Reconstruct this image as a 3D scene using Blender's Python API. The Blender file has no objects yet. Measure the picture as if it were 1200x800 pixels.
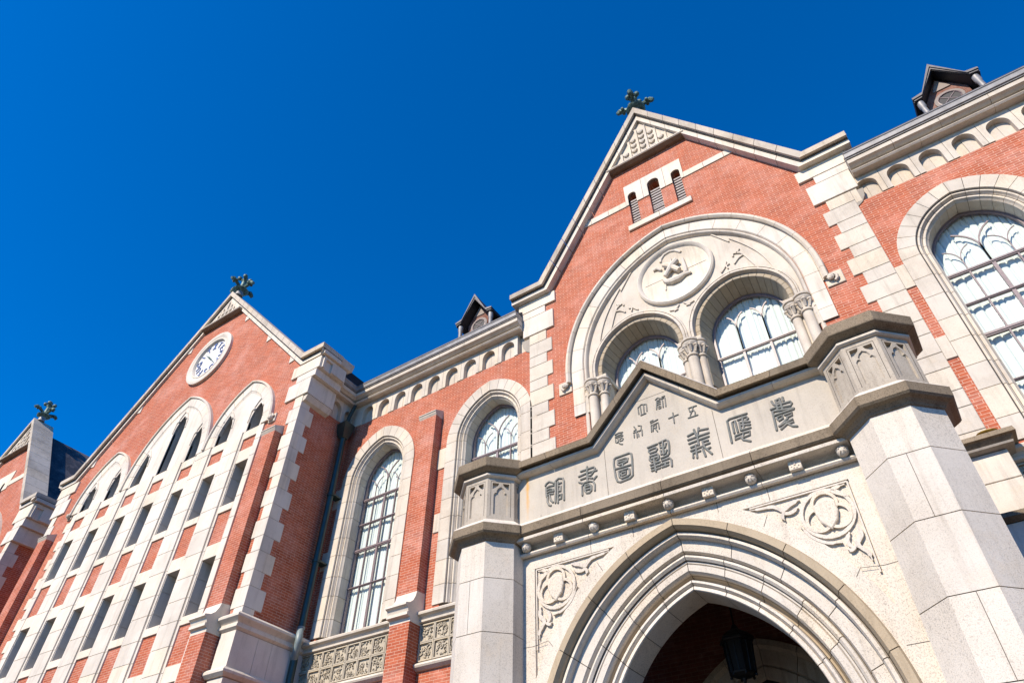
import bpy, bmesh, math, random
from mathutils import Vector, Matrix
from mathutils.geometry import tessellate_polygon
R=math.radians
sc=bpy.context.scene
col=sc.collection
random.seed(7)

# ------------------------------------------------------------------ camera
cam_d=bpy.data.cameras.new('camera'); cam=bpy.data.objects.new('camera',cam_d); col.objects.link(cam)
cam_d.sensor_fit='HORIZONTAL'; cam_d.sensor_width=36.0; cam_d.lens=24.0
cam_d.clip_start=0.05; cam_d.clip_end=4000
rx=Vector((0.82773716,0.56099459,0.0116734)); dn=Vector((-0.37953505,0.5750775,-0.72473375)); fw=Vector((-0.41328482,0.59545859,0.68893013))
cam.matrix_world=Matrix(((rx.x,-dn.x,-fw.x,0.0),(rx.y,-dn.y,-fw.y,-11.0),(rx.z,-dn.z,-fw.z,1.6),(0,0,0,1)))
sc.camera=cam

# ------------------------------------------------------------------ sky and sun
SUN_EL, SUN_AZ = 37.0, 9.0          # azimuth: degrees to the left of the facade's normal
wd=bpy.data.worlds.new('World'); sc.world=wd; wd.use_nodes=True
nt=wd.node_tree; nt.nodes.clear()
out=nt.nodes.new('ShaderNodeOutputWorld'); bg=nt.nodes.new('ShaderNodeBackground'); bg.inputs['Strength'].default_value=0.070
sky=nt.nodes.new('ShaderNodeTexSky'); sky.sky_type='NISHITA'; sky.sun_disc=False
sky.sun_elevation=R(SUN_EL); sky.sun_rotation=R(180+SUN_AZ); sky.altitude=600; sky.air_density=1.0; sky.dust_density=0.0; sky.ozone_density=6.0
hs=nt.nodes.new('ShaderNodeHueSaturation'); hs.inputs['Saturation'].default_value=1.72; hs.inputs['Value'].default_value=1.95
nt.links.new(sky.outputs[0],hs.inputs['Color']); tint=nt.nodes.new('ShaderNodeMix'); tint.data_type='RGBA'; tint.blend_type='MULTIPLY'; tint.inputs[0].default_value=1; tint.inputs[7].default_value=(1,1.0,1.16,1); nt.links.new(hs.outputs[0],tint.inputs[6]); nt.links.new(tint.outputs[2],bg.inputs['Color']); nt.links.new(bg.outputs[0],out.inputs[0])
sd=bpy.data.lights.new('sun','SUN'); sd.energy=5.0; sd.angle=R(0.53); sd.color=(1.0,0.88,0.735)
sun=bpy.data.objects.new('sun',sd); col.objects.link(sun)
tosun=Vector((-math.sin(R(SUN_AZ))*math.cos(R(SUN_EL)),-math.cos(R(SUN_AZ))*math.cos(R(SUN_EL)),math.sin(R(SUN_EL))))
sun.rotation_euler=tosun.to_track_quat('Z','Y').to_euler(); sun.location=(-5,-30,40)
vs=sc.view_settings; vs.view_transform='Standard'; vs.look='None'; vs.exposure=0.48; vs.gamma=1.0; vs.use_curve_mapping=False
sc.render.engine='CYCLES'; sc.cycles.max_bounces=8; sc.cycles.diffuse_bounces=3; sc.cycles.transparent_max_bounces=12

# ------------------------------------------------------------------ materials
class N:
    def __init__(s,name):
        s.m=bpy.data.materials.new(name); s.m.use_nodes=True; s.t=s.m.node_tree; s.b=s.t.nodes['Principled BSDF']
    def n(s,t,**k):
        x=s.t.nodes.new(t)
        for a,v in k.items(): setattr(x,a,v)
        return x
    def l(s,a,b): s.t.links.new(a,b)
    def math(s,op,a,b=None,c=None):
        x=s.n('ShaderNodeMath',operation=op)
        for i,v in enumerate((a,b,c)):
            if v is None: continue
            if isinstance(v,(int,float)): x.inputs[i].default_value=v
            else: s.l(v,x.inputs[i])
        return x.outputs[0]
    def mix(s,f,a,b,bt='MIX'):
        x=s.n('ShaderNodeMix',data_type='RGBA',blend_type=bt)
        for k,v in ((0,f),(6,a),(7,b)):
            if isinstance(v,(int,float)): x.inputs[k].default_value=v
            elif isinstance(v,tuple): x.inputs[k].default_value=(*v,1)
            else: s.l(v,x.inputs[k])
        return x.outputs[2]
    def pos(s): return s.n('ShaderNodeNewGeometry')
    def noise(s,scale,detail=4,rough=.55,vec=None,w=None):
        x=s.n('ShaderNodeTexNoise'); x.inputs['Scale'].default_value=scale; x.inputs['Detail'].default_value=detail; x.inputs['Roughness'].default_value=rough
        if vec is not None: s.l(vec,x.inputs['Vector'])
        return x.outputs[0]
    def ramp(s,f,p0,p1):
        x=s.n('ShaderNodeMapRange'); x.inputs[1].default_value=p0; x.inputs[2].default_value=p1; s.l(f,x.inputs[0]); return x.outputs[0]
    def bump(s,h,strength=.3,dist=.01):
        x=s.n('ShaderNodeBump'); x.inputs['Strength'].default_value=strength; x.inputs['Distance'].default_value=dist; s.l(h,x.inputs['Height']); s.l(x.outputs[0],s.b.inputs['Normal'])

KA=.79          # overall reflectance level of the place's materials
def stone(name,c,stain,speck=0.0,island=.17,stain_amt=.6,rough=.85,streak=.45):
    c=tuple(v*KA for v in c); stain=tuple(v*KA for v in stain)
    k=N(name); g=k.pos(); P=g.outputs['Position']
    ri=g.outputs['Random Per Island']
    big=k.noise(.9,5,.6,P); mid=k.noise(5,4,.6,P)
    mp=k.n('ShaderNodeMapping'); mp.inputs['Scale'].default_value=(5,5,.4); k.l(P,mp.inputs[0])
    st=k.noise(1.6,5,.65,mp.outputs[0])
    f=k.math('MULTIPLY',k.ramp(big,.42,.75),stain_amt)
    cc=k.mix(f,c,stain)
    f2=k.math('MULTIPLY',k.ramp(st,.52,.8),streak)
    cc=k.mix(f2,cc,tuple(v*.6 for v in stain))
    v=k.math('MULTIPLY_ADD',ri,island,1-island*.6)
    v2=k.math('MULTIPLY_ADD',mid,.16,.92); v=k.math('MULTIPLY',v,v2)
    if speck>0:
        fine=k.noise(85,2,.7,P); fine2=k.noise(38,2,.6,P)
        s1=k.math('MULTIPLY',k.ramp(fine,.55,.64),speck*1.3); s2=k.math('MULTIPLY',k.ramp(fine2,.58,.68),speck*.9)
        v=k.math('MULTIPLY',v,k.math('SUBTRACT',1.0,k.math('MULTIPLY',k.math('MAXIMUM',s1,s2),k.math('ADD',k.math('MULTIPLY_ADD',ri,.7,.15),k.math('MULTIPLY',k.ramp(big,.35,.65),.5)))))
    vv=k.n('ShaderNodeCombineXYZ'); 
    for i in range(3): k.l(v,vv.inputs[i])
    cc=k.mix(1.0,cc,vv.outputs[0],'MULTIPLY')
    warm=k.math('MULTIPLY',k.ramp(ri,.45,1.0),.6)
    cc=k.mix(warm,cc,k.mix(1.0,cc,(1.0,.93,.80),'MULTIPLY'))
    ora=k.math('MULTIPLY',k.ramp(k.noise(2.3,5,.65,P),.60,.78),.30); cc=k.mix(ora,cc,k.mix(1.0,cc,(1.0,.84,.62),'MULTIPLY'))
    k.l(cc,k.b.inputs['Base Color']); k.b.inputs['Roughness'].default_value=rough; k.b.inputs['Specular IOR Level'].default_value=.25
    h=k.math('ADD',k.noise(60,3,.6,P),k.math('MULTIPLY',mid,1.2)); k.bump(h,.35,.006)
    return k.m

def brick(name,c1,c2,mortar,mort=.009):
    c1,c2,mortar=[tuple(v*KA for v in q) for q in (c1,c2,mortar)]
    k=N(name); g=k.pos(); P=g.outputs['Position']
    sx=k.n('ShaderNodeSeparateXYZ'); k.l(P,sx.inputs[0]); sn=k.n('ShaderNodeSeparateXYZ'); k.l(g.outputs['True Normal'],sn.inputs[0])
    side=k.math('GREATER_THAN',k.math('ABSOLUTE',sn.outputs[0]),.7)
    u=k.n('ShaderNodeMix',data_type='FLOAT'); k.l(side,u.inputs[0]); k.l(sx.outputs[0],u.inputs[2]); k.l(sx.outputs[1],u.inputs[3])
    cv=k.n('ShaderNodeCombineXYZ'); k.l(u.outputs[0],cv.inputs[0]); k.l(sx.outputs[2],cv.inputs[1])
    b=k.n('ShaderNodeTexBrick'); k.l(cv.outputs[0],b.inputs['Vector'])
    b.offset=.5; b.inputs['Scale'].default_value=1; b.inputs['Brick Width'].default_value=.221; b.inputs['Row Height'].default_value=.0635
    b.inputs['Mortar Size'].default_value=mort*.5; b.inputs['Mortar Smooth'].default_value=.15; b.inputs['Bias'].default_value=0
    b.inputs['Color1'].default_value=(*c1,1); b.inputs['Color2'].default_value=(*c2,1); b.inputs['Mortar'].default_value=(*mortar,1)
    big=k.noise(.7,4,.6,P); fine=k.noise(30,3,.6,P)
    b2=k.n('ShaderNodeTexBrick'); k.l(cv.outputs[0],b2.inputs['Vector']); b2.offset=.5
    for i_,v_ in (('Scale',1),('Brick Width',.221),('Row Height',.0635),('Mortar Size',0),('Bias',-.55)): b2.inputs[i_].default_value=v_
    b2.inputs['Color1'].default_value=(0,0,0,1); b2.inputs['Color2'].default_value=(1,1,1,1); b2.inputs['Mortar'].default_value=(0,0,0,1)
    odd=k.ramp(b2.outputs[0],.45,.9)
    cc=k.mix(k.math('MULTIPLY',k.math('MULTIPLY',odd,k.math('SUBTRACT',1.0,b.outputs[1])),.55),b.outputs[0],tuple(v*.55+.01 for v in c2))
    med=k.noise(2.2,5,.65,P); cc=k.mix(k.math('MULTIPLY',k.ramp(med,.40,.7),.35),cc,tuple(v*a_ for v,a_ in zip(c1,(1.25,1.1,.9))))
    mpb=k.n('ShaderNodeMapping'); mpb.inputs['Scale'].default_value=(1,1,1.2); k.l(P,mpb.inputs[0])
    bloom=k.math('MULTIPLY',k.ramp(k.noise(.7,9,.78,mpb.outputs[0]),.48,.74),.42)
    cc=k.mix(bloom,cc,tuple(min(1,v*.75+m_*.38+.05) for v,m_ in zip(c1,(1,.8,.7))))
    mp=k.n('ShaderNodeMapping'); mp.inputs['Scale'].default_value=(3,3,.3); k.l(P,mp.inputs[0])
    cc=k.mix(k.math('MULTIPLY',k.ramp(k.noise(1.3,4,.6,mp.outputs[0]),.55,.85),.3),cc,(.23,.12,.09))
    v=k.math('MULTIPLY_ADD',fine,.3,.85); v=k.math('MULTIPLY',v,k.math('MULTIPLY_ADD',k.ramp(k.noise(11,3,.8,P),.3,.7),.20,.90)); vv=k.n('ShaderNodeCombineXYZ')
    for i in range(3): k.l(v,vv.inputs[i])
    cc=k.mix(1.0,cc,vv.outputs[0],'MULTIPLY')
    k.l(cc,k.b.inputs['Base Color']); k.b.inputs['Roughness'].default_value=.8; k.b.inputs['Specular IOR Level'].default_value=.3
    k.bump(k.math('SUBTRACT',k.math('MULTIPLY',fine,.2),b.outputs[1]),.25,.005)
    return k.m

def plain(name,c,rough=.6,metal=0,var=.25,scale=8,c2=None):
    k=N(name); P=k.pos().outputs['Position']; n=k.noise(scale,4,.6,P)
    c2=c2 or tuple(v*(1-var) for v in c); c=tuple(v*KA for v in c); c2=tuple(v*KA for v in c2)
    k.l(k.mix(k.ramp(n,.35,.7),c,c2),k.b.inputs['Base Color']); k.b.inputs['Roughness'].default_value=rough; k.b.inputs['Metallic'].default_value=metal
    k.bump(n,.2,.004)
    return k.m

def glass_mat():
    k=N('window_glass'); k.t.nodes.remove(k.b); o=k.t.nodes['Material Output']
    tr=k.n('ShaderNodeBsdfTransparent'); tr.inputs[0].default_value=(.90,.965,.955,1); gl=k.n('ShaderNodeBsdfGlossy'); gl.inputs['Roughness'].default_value=.03; gl.inputs['Color'].default_value=(.9,.95,1,1)
    g=k.pos(); dt=k.n('ShaderNodeVectorMath',operation='DOT_PRODUCT'); k.l(g.outputs['Normal'],dt.inputs[0]); k.l(g.outputs['Incoming'],dt.inputs[1]); fr=k.math('MULTIPLY_ADD',k.math('POWER',k.math('SUBTRACT',1.0,k.math('ABSOLUTE',dt.outputs['Value'])),5.0),.90,.035); n=k.noise(1.5,2,.5,k.pos().outputs['Position'])
    bp=k.n('ShaderNodeBump'); bp.inputs['Strength'].default_value=.15; bp.inputs['Distance'].default_value=.02; k.l(n,bp.inputs['Height']); k.l(bp.outputs[0],gl.inputs['Normal'])
    mx=k.n('ShaderNodeMixShader'); k.l(fr,mx.inputs[0]); k.l(tr.outputs[0],mx.inputs[1]); k.l(gl.outputs[0],mx.inputs[2]); k.l(mx.outputs[0],o.inputs[0])
    return k.m

M={}
M['stone']=stone('pale_dressed_stone',(.74,.665,.56),(.46,.38,.29),speck=.16,stain_amt=.6)
M['ashlar']=stone('white_ashlar',(.82,.745,.64),(.52,.45,.36),speck=.10,stain_amt=.5,island=.16)
M['granite']=stone('speckled_granite',(.78,.71,.615),(.60,.51,.40),speck=.36,stain_amt=.55,island=.12)
M['dirtyshade_granite']=stone('dirty_and_shade_granite',(.57,.50,.405),(.33,.27,.20),speck=.36,stain_amt=.8,streak=.7)  # dirt on the turret panels; on the door arch it draws porch shade
M['granite_tan']=stone('tan_granite',(.52,.42,.29),(.42,.32,.2),speck=.22,stain_amt=.4)
M['weathered_and_shade']=stone('weathered_and_shade_granite',(.31,.245,.17),(.17,.13,.085),speck=.5,stain_amt=.8,island=.25,streak=.7)  # weathered cornices; under the gable ledge it draws the soffit's shade
M['tablet']=stone('tablet_stone',(.62,.555,.46),(.46,.41,.34),speck=.16,stain_amt=.7,streak=.5)
M['greystone']=stone('grey_stone',(.42,.38,.33),(.30,.26,.22),speck=.2,stain_amt=.5)
M['lattice']=stone('carved_tile_stone',(.56,.495,.385),(.42,.36,.26),speck=.15,stain_amt=.5)
M['brick']=brick('red_brick',(.49,.122,.052),(.36,.078,.032),(.66,.45,.33))
M['shadebrick']=brick('shade_darkened_brick',(.20,.06,.035),(.15,.045,.025),(.24,.17,.13))  # brick darkened in colour for the porch's inner shade, reused on the dormers
def rust(m,x0,w,z0,z1):
    t=m.node_tree; b=t.nodes['Principled BSDF']; src=b.inputs['Base Color'].links[0].from_socket
    g=t.nodes.new('ShaderNodeNewGeometry'); sx=t.nodes.new('ShaderNodeSeparateXYZ'); t.links.new(g.outputs['Position'],sx.inputs[0])
    nz=t.nodes.new('ShaderNodeTexNoise'); nz.inputs['Scale'].default_value=9; t.links.new(g.outputs['Position'],nz.inputs['Vector'])
    def mt(op,a,b_,c=None):
        q=t.nodes.new('ShaderNodeMath'); q.operation=op; q.use_clamp=(op=='SUBTRACT' and c==1)
        for i,v in enumerate((a,b_)):
            if isinstance(v,(int,float)): q.inputs[i].default_value=v
            else: t.links.new(v,q.inputs[i])
        return q.outputs[0]
    d=mt('ABSOLUTE',mt('SUBTRACT',sx.outputs[0],x0),0); d=mt('ADD',d,mt('MULTIPLY',mt('SUBTRACT',nz.outputs[0],.5),w*1.5))
    f=mt('SUBTRACT',1.0,mt('DIVIDE',d,w),1)
    zz=t.nodes.new('ShaderNodeMapRange'); zz.inputs[1].default_value=z0; zz.inputs[2].default_value=z1; t.links.new(sx.outputs[2],zz.inputs[0])
    f=mt('MULTIPLY',f,zz.outputs[0]); mx=t.nodes.new('ShaderNodeMix'); mx.data_type='RGBA'; t.links.new(f,mx.inputs[0]); t.links.new(src,mx.inputs[6]); mx.inputs[7].default_value=(.55,.30,.09,1); t.links.new(mx.outputs[2],b.inputs['Base Color'])
rust(M['tablet'],-5.235,.045,6.85,7.35)
M['joint']=plain('mortar_joint',(.11,.095,.078),.9)
M['frame']=plain('mauve_painted_iron',(.27,.20,.205),.45,0,.3,20)
M['dark']=plain('dark_glass',(.012,.014,.016),.1,0,.3,3)
M['curtain']=plain('white_curtain',(.91,.895,.85),.9,0,.06,3)
M['glass']=glass_mat()
M['slate']=brick('slate_roof',(.045,.055,.075),(.03,.037,.052),(.015,.018,.024),.012)
M['lead']=plain('grey_lead',(.36,.35,.345),.55,.2,.35,6)
M['leaddark']=plain('dark_lead',(.02,.02,.024),.6,0,.4,6)
M['bronze']=plain('patinated_bronze',(.04,.075,.06),.55,.2,.3,10,(.20,.33,.28))
M['letter']=plain('grey_bronze_letters',(.24,.23,.205),.55,.2,.35,9,(.16,.175,.155))
M['pipe']=plain('shaded_green_pipe',(.018,.05,.042),.4,0,.4,5)  # shade on the pipe is put into this dark green
M['pipelit']=plain('sunlit_green_pipe',(.24,.30,.30),.45,0,.3,8)  # same pipe coloured lighter, as if lit by the sun
M['black']=plain('black_iron',(.012,.012,.013),.5,.4,.3,12)
M['lampglass']=plain('smoky_lamp_glass',(.012,.011,.010),.9,0,.3,4)
M['plaster']=plain('white_plaster',(.62,.58,.54),.9,0,.1,3)
M['dial']=plain('white_dial',(.78,.76,.72),.6,0,.06,6)
M['blue']=plain('blue_enamel',(.13,.20,.42),.4,0,.2,10)
M['louvre']=plain('grey_louvre',(.50,.45,.43),.7,0,.3,9)
M['ground']=stone('paving_ground',(.11,.095,.075),(.08,.068,.055),speck=.2)
M['coping']=stone('weathered_coping',(.66,.58,.48),(.34,.28,.21),speck=.2,stain_amt=.7,island=.22)
M['reveal']=stone('tan_reveal_stone',(.47,.40,.30),(.36,.29,.20),speck=.12,stain_amt=.5)
M['lichen']=plain('yellow_lichen',(.62,.40,.06),.9,0,.4,30)
M['barge']=plain('dark_barge_lead',(.17,.16,.16),.55,.2,.35,6)
M['bluestone']=stone('dormer_stone',(.36,.31,.28),(.3,.27,.24),speck=.1)

# ------------------------------------------------------------------ mesh builder
class MB:
    def __init__(s): s.v=[]; s.f=[]; s.T=None
    def add(s,vs,fs):
        o=len(s.v)
        if s.T is not None: vs=[tuple(s.T@Vector(p)) for p in vs]
        s.v+= [tuple(p) for p in vs]; s.f+=[tuple(i+o for i in f) for f in fs]
    def box(s,x0,x1,y0,y1,z0,z1):
        s.add([(x0,y0,z0),(x1,y0,z0),(x1,y1,z0),(x0,y1,z0),(x0,y0,z1),(x1,y0,z1),(x1,y1,z1),(x0,y1,z1)],
              [(0,1,5,4),(1,2,6,5),(2,3,7,6),(3,0,4,7),(4,5,6,7),(3,2,1,0)])
    def cbox(s,x0,x1,y0,y1,z0,z1,c=.012):   # chamfered front edges (front = y0)
        a=[(x0,y1,z0),(x1,y1,z0),(x1,y1,z1),(x0,y1,z1)]; b=[(x0,y0+c,z0),(x1,y0+c,z0),(x1,y0+c,z1),(x0,y0+c,z1)]; d=[(x0+c,y0,z0+c),(x1-c,y0,z0+c),(x1-c,y0,z1-c),(x0+c,y0,z1-c)]
        s.loft([a,b,d],True,True)
    def loft(s,secs,closed=True,cap=True):
        n=len(secs[0]); vs=[p for q in secs for p in q]; fs=[]
        for i in range(len(secs)-1):
            for j in range(n if closed else n-1):
                k=(j+1)%n; fs.append((i*n+j,i*n+k,(i+1)*n+k,(i+1)*n+j))
        s.add(vs,fs)
        if cap:
            for q in (secs[0],secs[-1]): s.poly(q)
    def poly(s,pts):
        if len(pts)<=4: s.add(pts,[tuple(range(len(pts)))]); return
        t=tessellate_polygon([[Vector(p) for p in pts]]); s.add(pts,[tuple(x) for x in t])
    def prism(s,outer,y0,y1,holes=()):       # polygon in (x,z) pushed from y0 (front) to y1
        loops=[list(outer)]+[list(h) for h in holes]
        t=tessellate_polygon([[Vector((p[0],p[1],0)) for p in l] for l in loops])
        flat=[p for l in loops for p in l]; n=len(flat)
        vs=[(p[0],y0,p[1]) for p in flat]+[(p[0],y1,p[1]) for p in flat]
        fs=[tuple(x) for x in t]+[tuple(i+n for i in reversed(x)) for x in t]
        o=0
        for l in loops:
            m=len(l)
            for i in range(m):
                j=(i+1)%m; fs.append((o+i,o+j,o+j+n,o+i+n))
            o+=m
        s.add(vs,fs)
    def prism_x(s,prof,x0,x1):               # profile in (y,z) pushed along x
        s.loft([[(x0,y,z) for y,z in prof],[(x1,y,z) for y,z in prof]])
    def tube(s,pts,r,n=6,flat=None,caps=True):
        pts=[Vector(p) for p in pts]; rs=r if isinstance(r,(list,tuple)) else [r]*len(pts)
        secs=[]; up=None
        for i,p in enumerate(pts):
            d=(pts[min(i+1,len(pts)-1)]-pts[max(i-1,0)])
            if d.length<1e-9: d=Vector((0,0,1))
            d.normalize()
            if up is None: up=Vector((0,1,0)) if abs(d.y)<.9 else Vector((1,0,0))
            a=d.cross(up); 
            if a.length<1e-6: a=d.cross(Vector((1,0,.3)))
            a.normalize(); b=a.cross(d).normalized(); up=b
            off=math.pi/n if n==4 else 0
            secs.append([tuple(p+(a*math.cos(2*math.pi*j/n+off)+b*math.sin(2*math.pi*j/n+off))*rs[i]) for j in range(n)])
        s.loft(secs,True,caps)
    def ribbon(s,pts,w,y0,y1):               # flat carved band in the (x,z) plane, crisp edges
        n=len(pts); ws=w if isinstance(w,(list,tuple)) else [w]*n; L=[];Rr=[]
        if len(ws)!=n: ws=[ws[min(len(ws)-1,int(i*(len(ws)-1)/(n-1)+.5))] for i in range(n)]
        for i,p in enumerate(pts):
            a=pts[max(i-1,0)]; b=pts[min(i+1,n-1)]; d=Vector((b[0]-a[0],b[1]-a[1])); d=d.normalized() if d.length>1e-9 else Vector((1,0)); q=Vector((-d.y,d.x))*ws[i]
            L.append((p[0]+q.x,p[1]+q.y)); Rr.append((p[0]-q.x,p[1]-q.y))
        s.loft([[(l[0],y1,l[1]),(l[0],y0,l[1]),(r[0],y0,r[1]),(r[0],y1,r[1])] for l,r in zip(L,Rr)])
    def lathe(s,cx,cy,prof,n=16,cap=True):   # prof (r,z)
        s.loft([[(cx+r*math.cos(2*math.pi*j/n),cy+r*math.sin(2*math.pi*j/n),z) for j in range(n)] for r,z in prof],True,cap)
    def ball(s,c,r,n=10,m=6,sq=(1,1,1)):
        s.loft([[(c[0]+sq[0]*r*math.sin(math.pi*i/m)*math.cos(2*math.pi*j/n),c[1]+sq[1]*r*math.sin(math.pi*i/m)*math.sin(2*math.pi*j/n),c[2]-sq[2]*r*math.cos(math.pi*i/m)) for j in range(n)] for i in [.02]+list(range(1,m))+[m-.02]])
    def build(s,name,mat,parent=None,smooth=False,kind=None,label=None):
        off=Vector((0,0,0)); p=parent
        while p is not None: off+=p.location; p=p.parent
        me=bpy.data.meshes.new(name); me.from_pydata([(a-off.x,b-off.y,c-off.z) for a,b,c in s.v],[],s.f)
        bm=bmesh.new(); bm.from_mesh(me); bmesh.ops.recalc_face_normals(bm,faces=bm.faces); bm.to_mesh(me); bm.free()
        me.materials.append(M[mat] if isinstance(mat,str) else mat)
        if smooth:
            for q in me.polygons: q.use_smooth=True
            me.set_sharp_from_angle(angle=R(38))
        o=bpy.data.objects.new(name,me); col.objects.link(o)
        if parent: o.parent=parent
        if kind: o['kind']=kind
        if label: o['label']=label
        return o
def spline(pts,k=5):
    if len(pts)<3: return pts
    P=[pts[0]]+list(pts)+[pts[-1]]; o=[]
    for i in range(1,len(P)-2):
        a,b,c,d=P[i-1],P[i],P[i+1],P[i+2]
        for j in range(k):
            t=j/k; o.append(tuple(.5*((2*b[m])+(-a[m]+c[m])*t+(2*a[m]-5*b[m]+4*c[m]-d[m])*t*t+(-a[m]+3*b[m]-3*c[m]+d[m])*t**3) for m in range(len(b))))
    o.append(tuple(pts[-1])); return o
def thing(name,loc,label,cat,group=None):
    o=bpy.data.objects.new(name,None); o.location=loc; o.empty_display_size=.3; col.objects.link(o); o['label']=label; o['category']=cat
    if group: o['group']=group
    return o

# ------------------------------------------------------------------ arches
class Arch:      # pointed arch: half width W at spring zs, centres c beyond the axis
    def __init__(s,xc,zs,W,c): s.xc,s.zs,s.W,s.c=xc,zs,W,c
    def p(s,W,t):           # t: |t|<=1 arc (0 apex,1 spring), beyond 1: straight jamb in metres; sign = side
        r=W+s.c; sg=1 if t>=0 else -1; a=abs(t)
        if a<=1:
            top=math.acos(max(-1,min(1,s.c/r))); th=top*(1-a)
            return (s.xc+sg*(-s.c+r*math.cos(th)), s.zs+r*math.sin(th))
        return (s.xc+sg*W, s.zs-(a-1))
    def outline(s,W,zb,n=14):
        pts=[s.p(W,-1-(s.zs-zb))]+[s.p(W,-1+i/n) for i in range(n)]+[s.p(W,i/n) for i in range(n+1)]+[s.p(W,1+(s.zs-zb))]
        return pts
    def alen(s,W): r=W+s.c; return r*math.acos(s.c/r)
    def ring(s,mb,prof,zb,blocks,jamb=.5,gap=.010,closed=True,n=None,sides=(-1,1),key=False):
        """prof: closed list of (W,y). blocks: voussoirs per side; jamb block height"""
        Wm=max(q[0] for q in prof); L=s.alen(Wm); ga=gap/L/2
        segs=[]
        for sg in sides:
            for i in range(blocks): segs.append((sg*i/blocks,sg*(i+1)/blocks,ga))
            H=s.zs-zb; z=0; k=0
            while z<H-1e-3:
                h=min(jamb*(1.0 if k%2 else 1.15),H-z)
                if H-z-h<.15: h=H-z
                segs.append((sg*(1+z),sg*(1+z+h),gap/2)); z+=h; k+=1
        for a,b,g in segs:
            sg=1 if (a+b)>0 else -1; a,b=abs(a)+g,abs(b)-g
            st=1 if a>=1 else max(2,int(L*(b-a)/.10)+1)
            secs=[[(lambda q:(q[0],y,q[1]))(s.p(W,sg*(a+(b-a)*i/st))) for W,y in prof] for i in range(st+1)]
            mb.loft(secs,closed,True)
def rectprof(W0,W1,y0,y1): return [(W0,y0),(W1,y0),(W1,y1),(W0,y1)]

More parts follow.
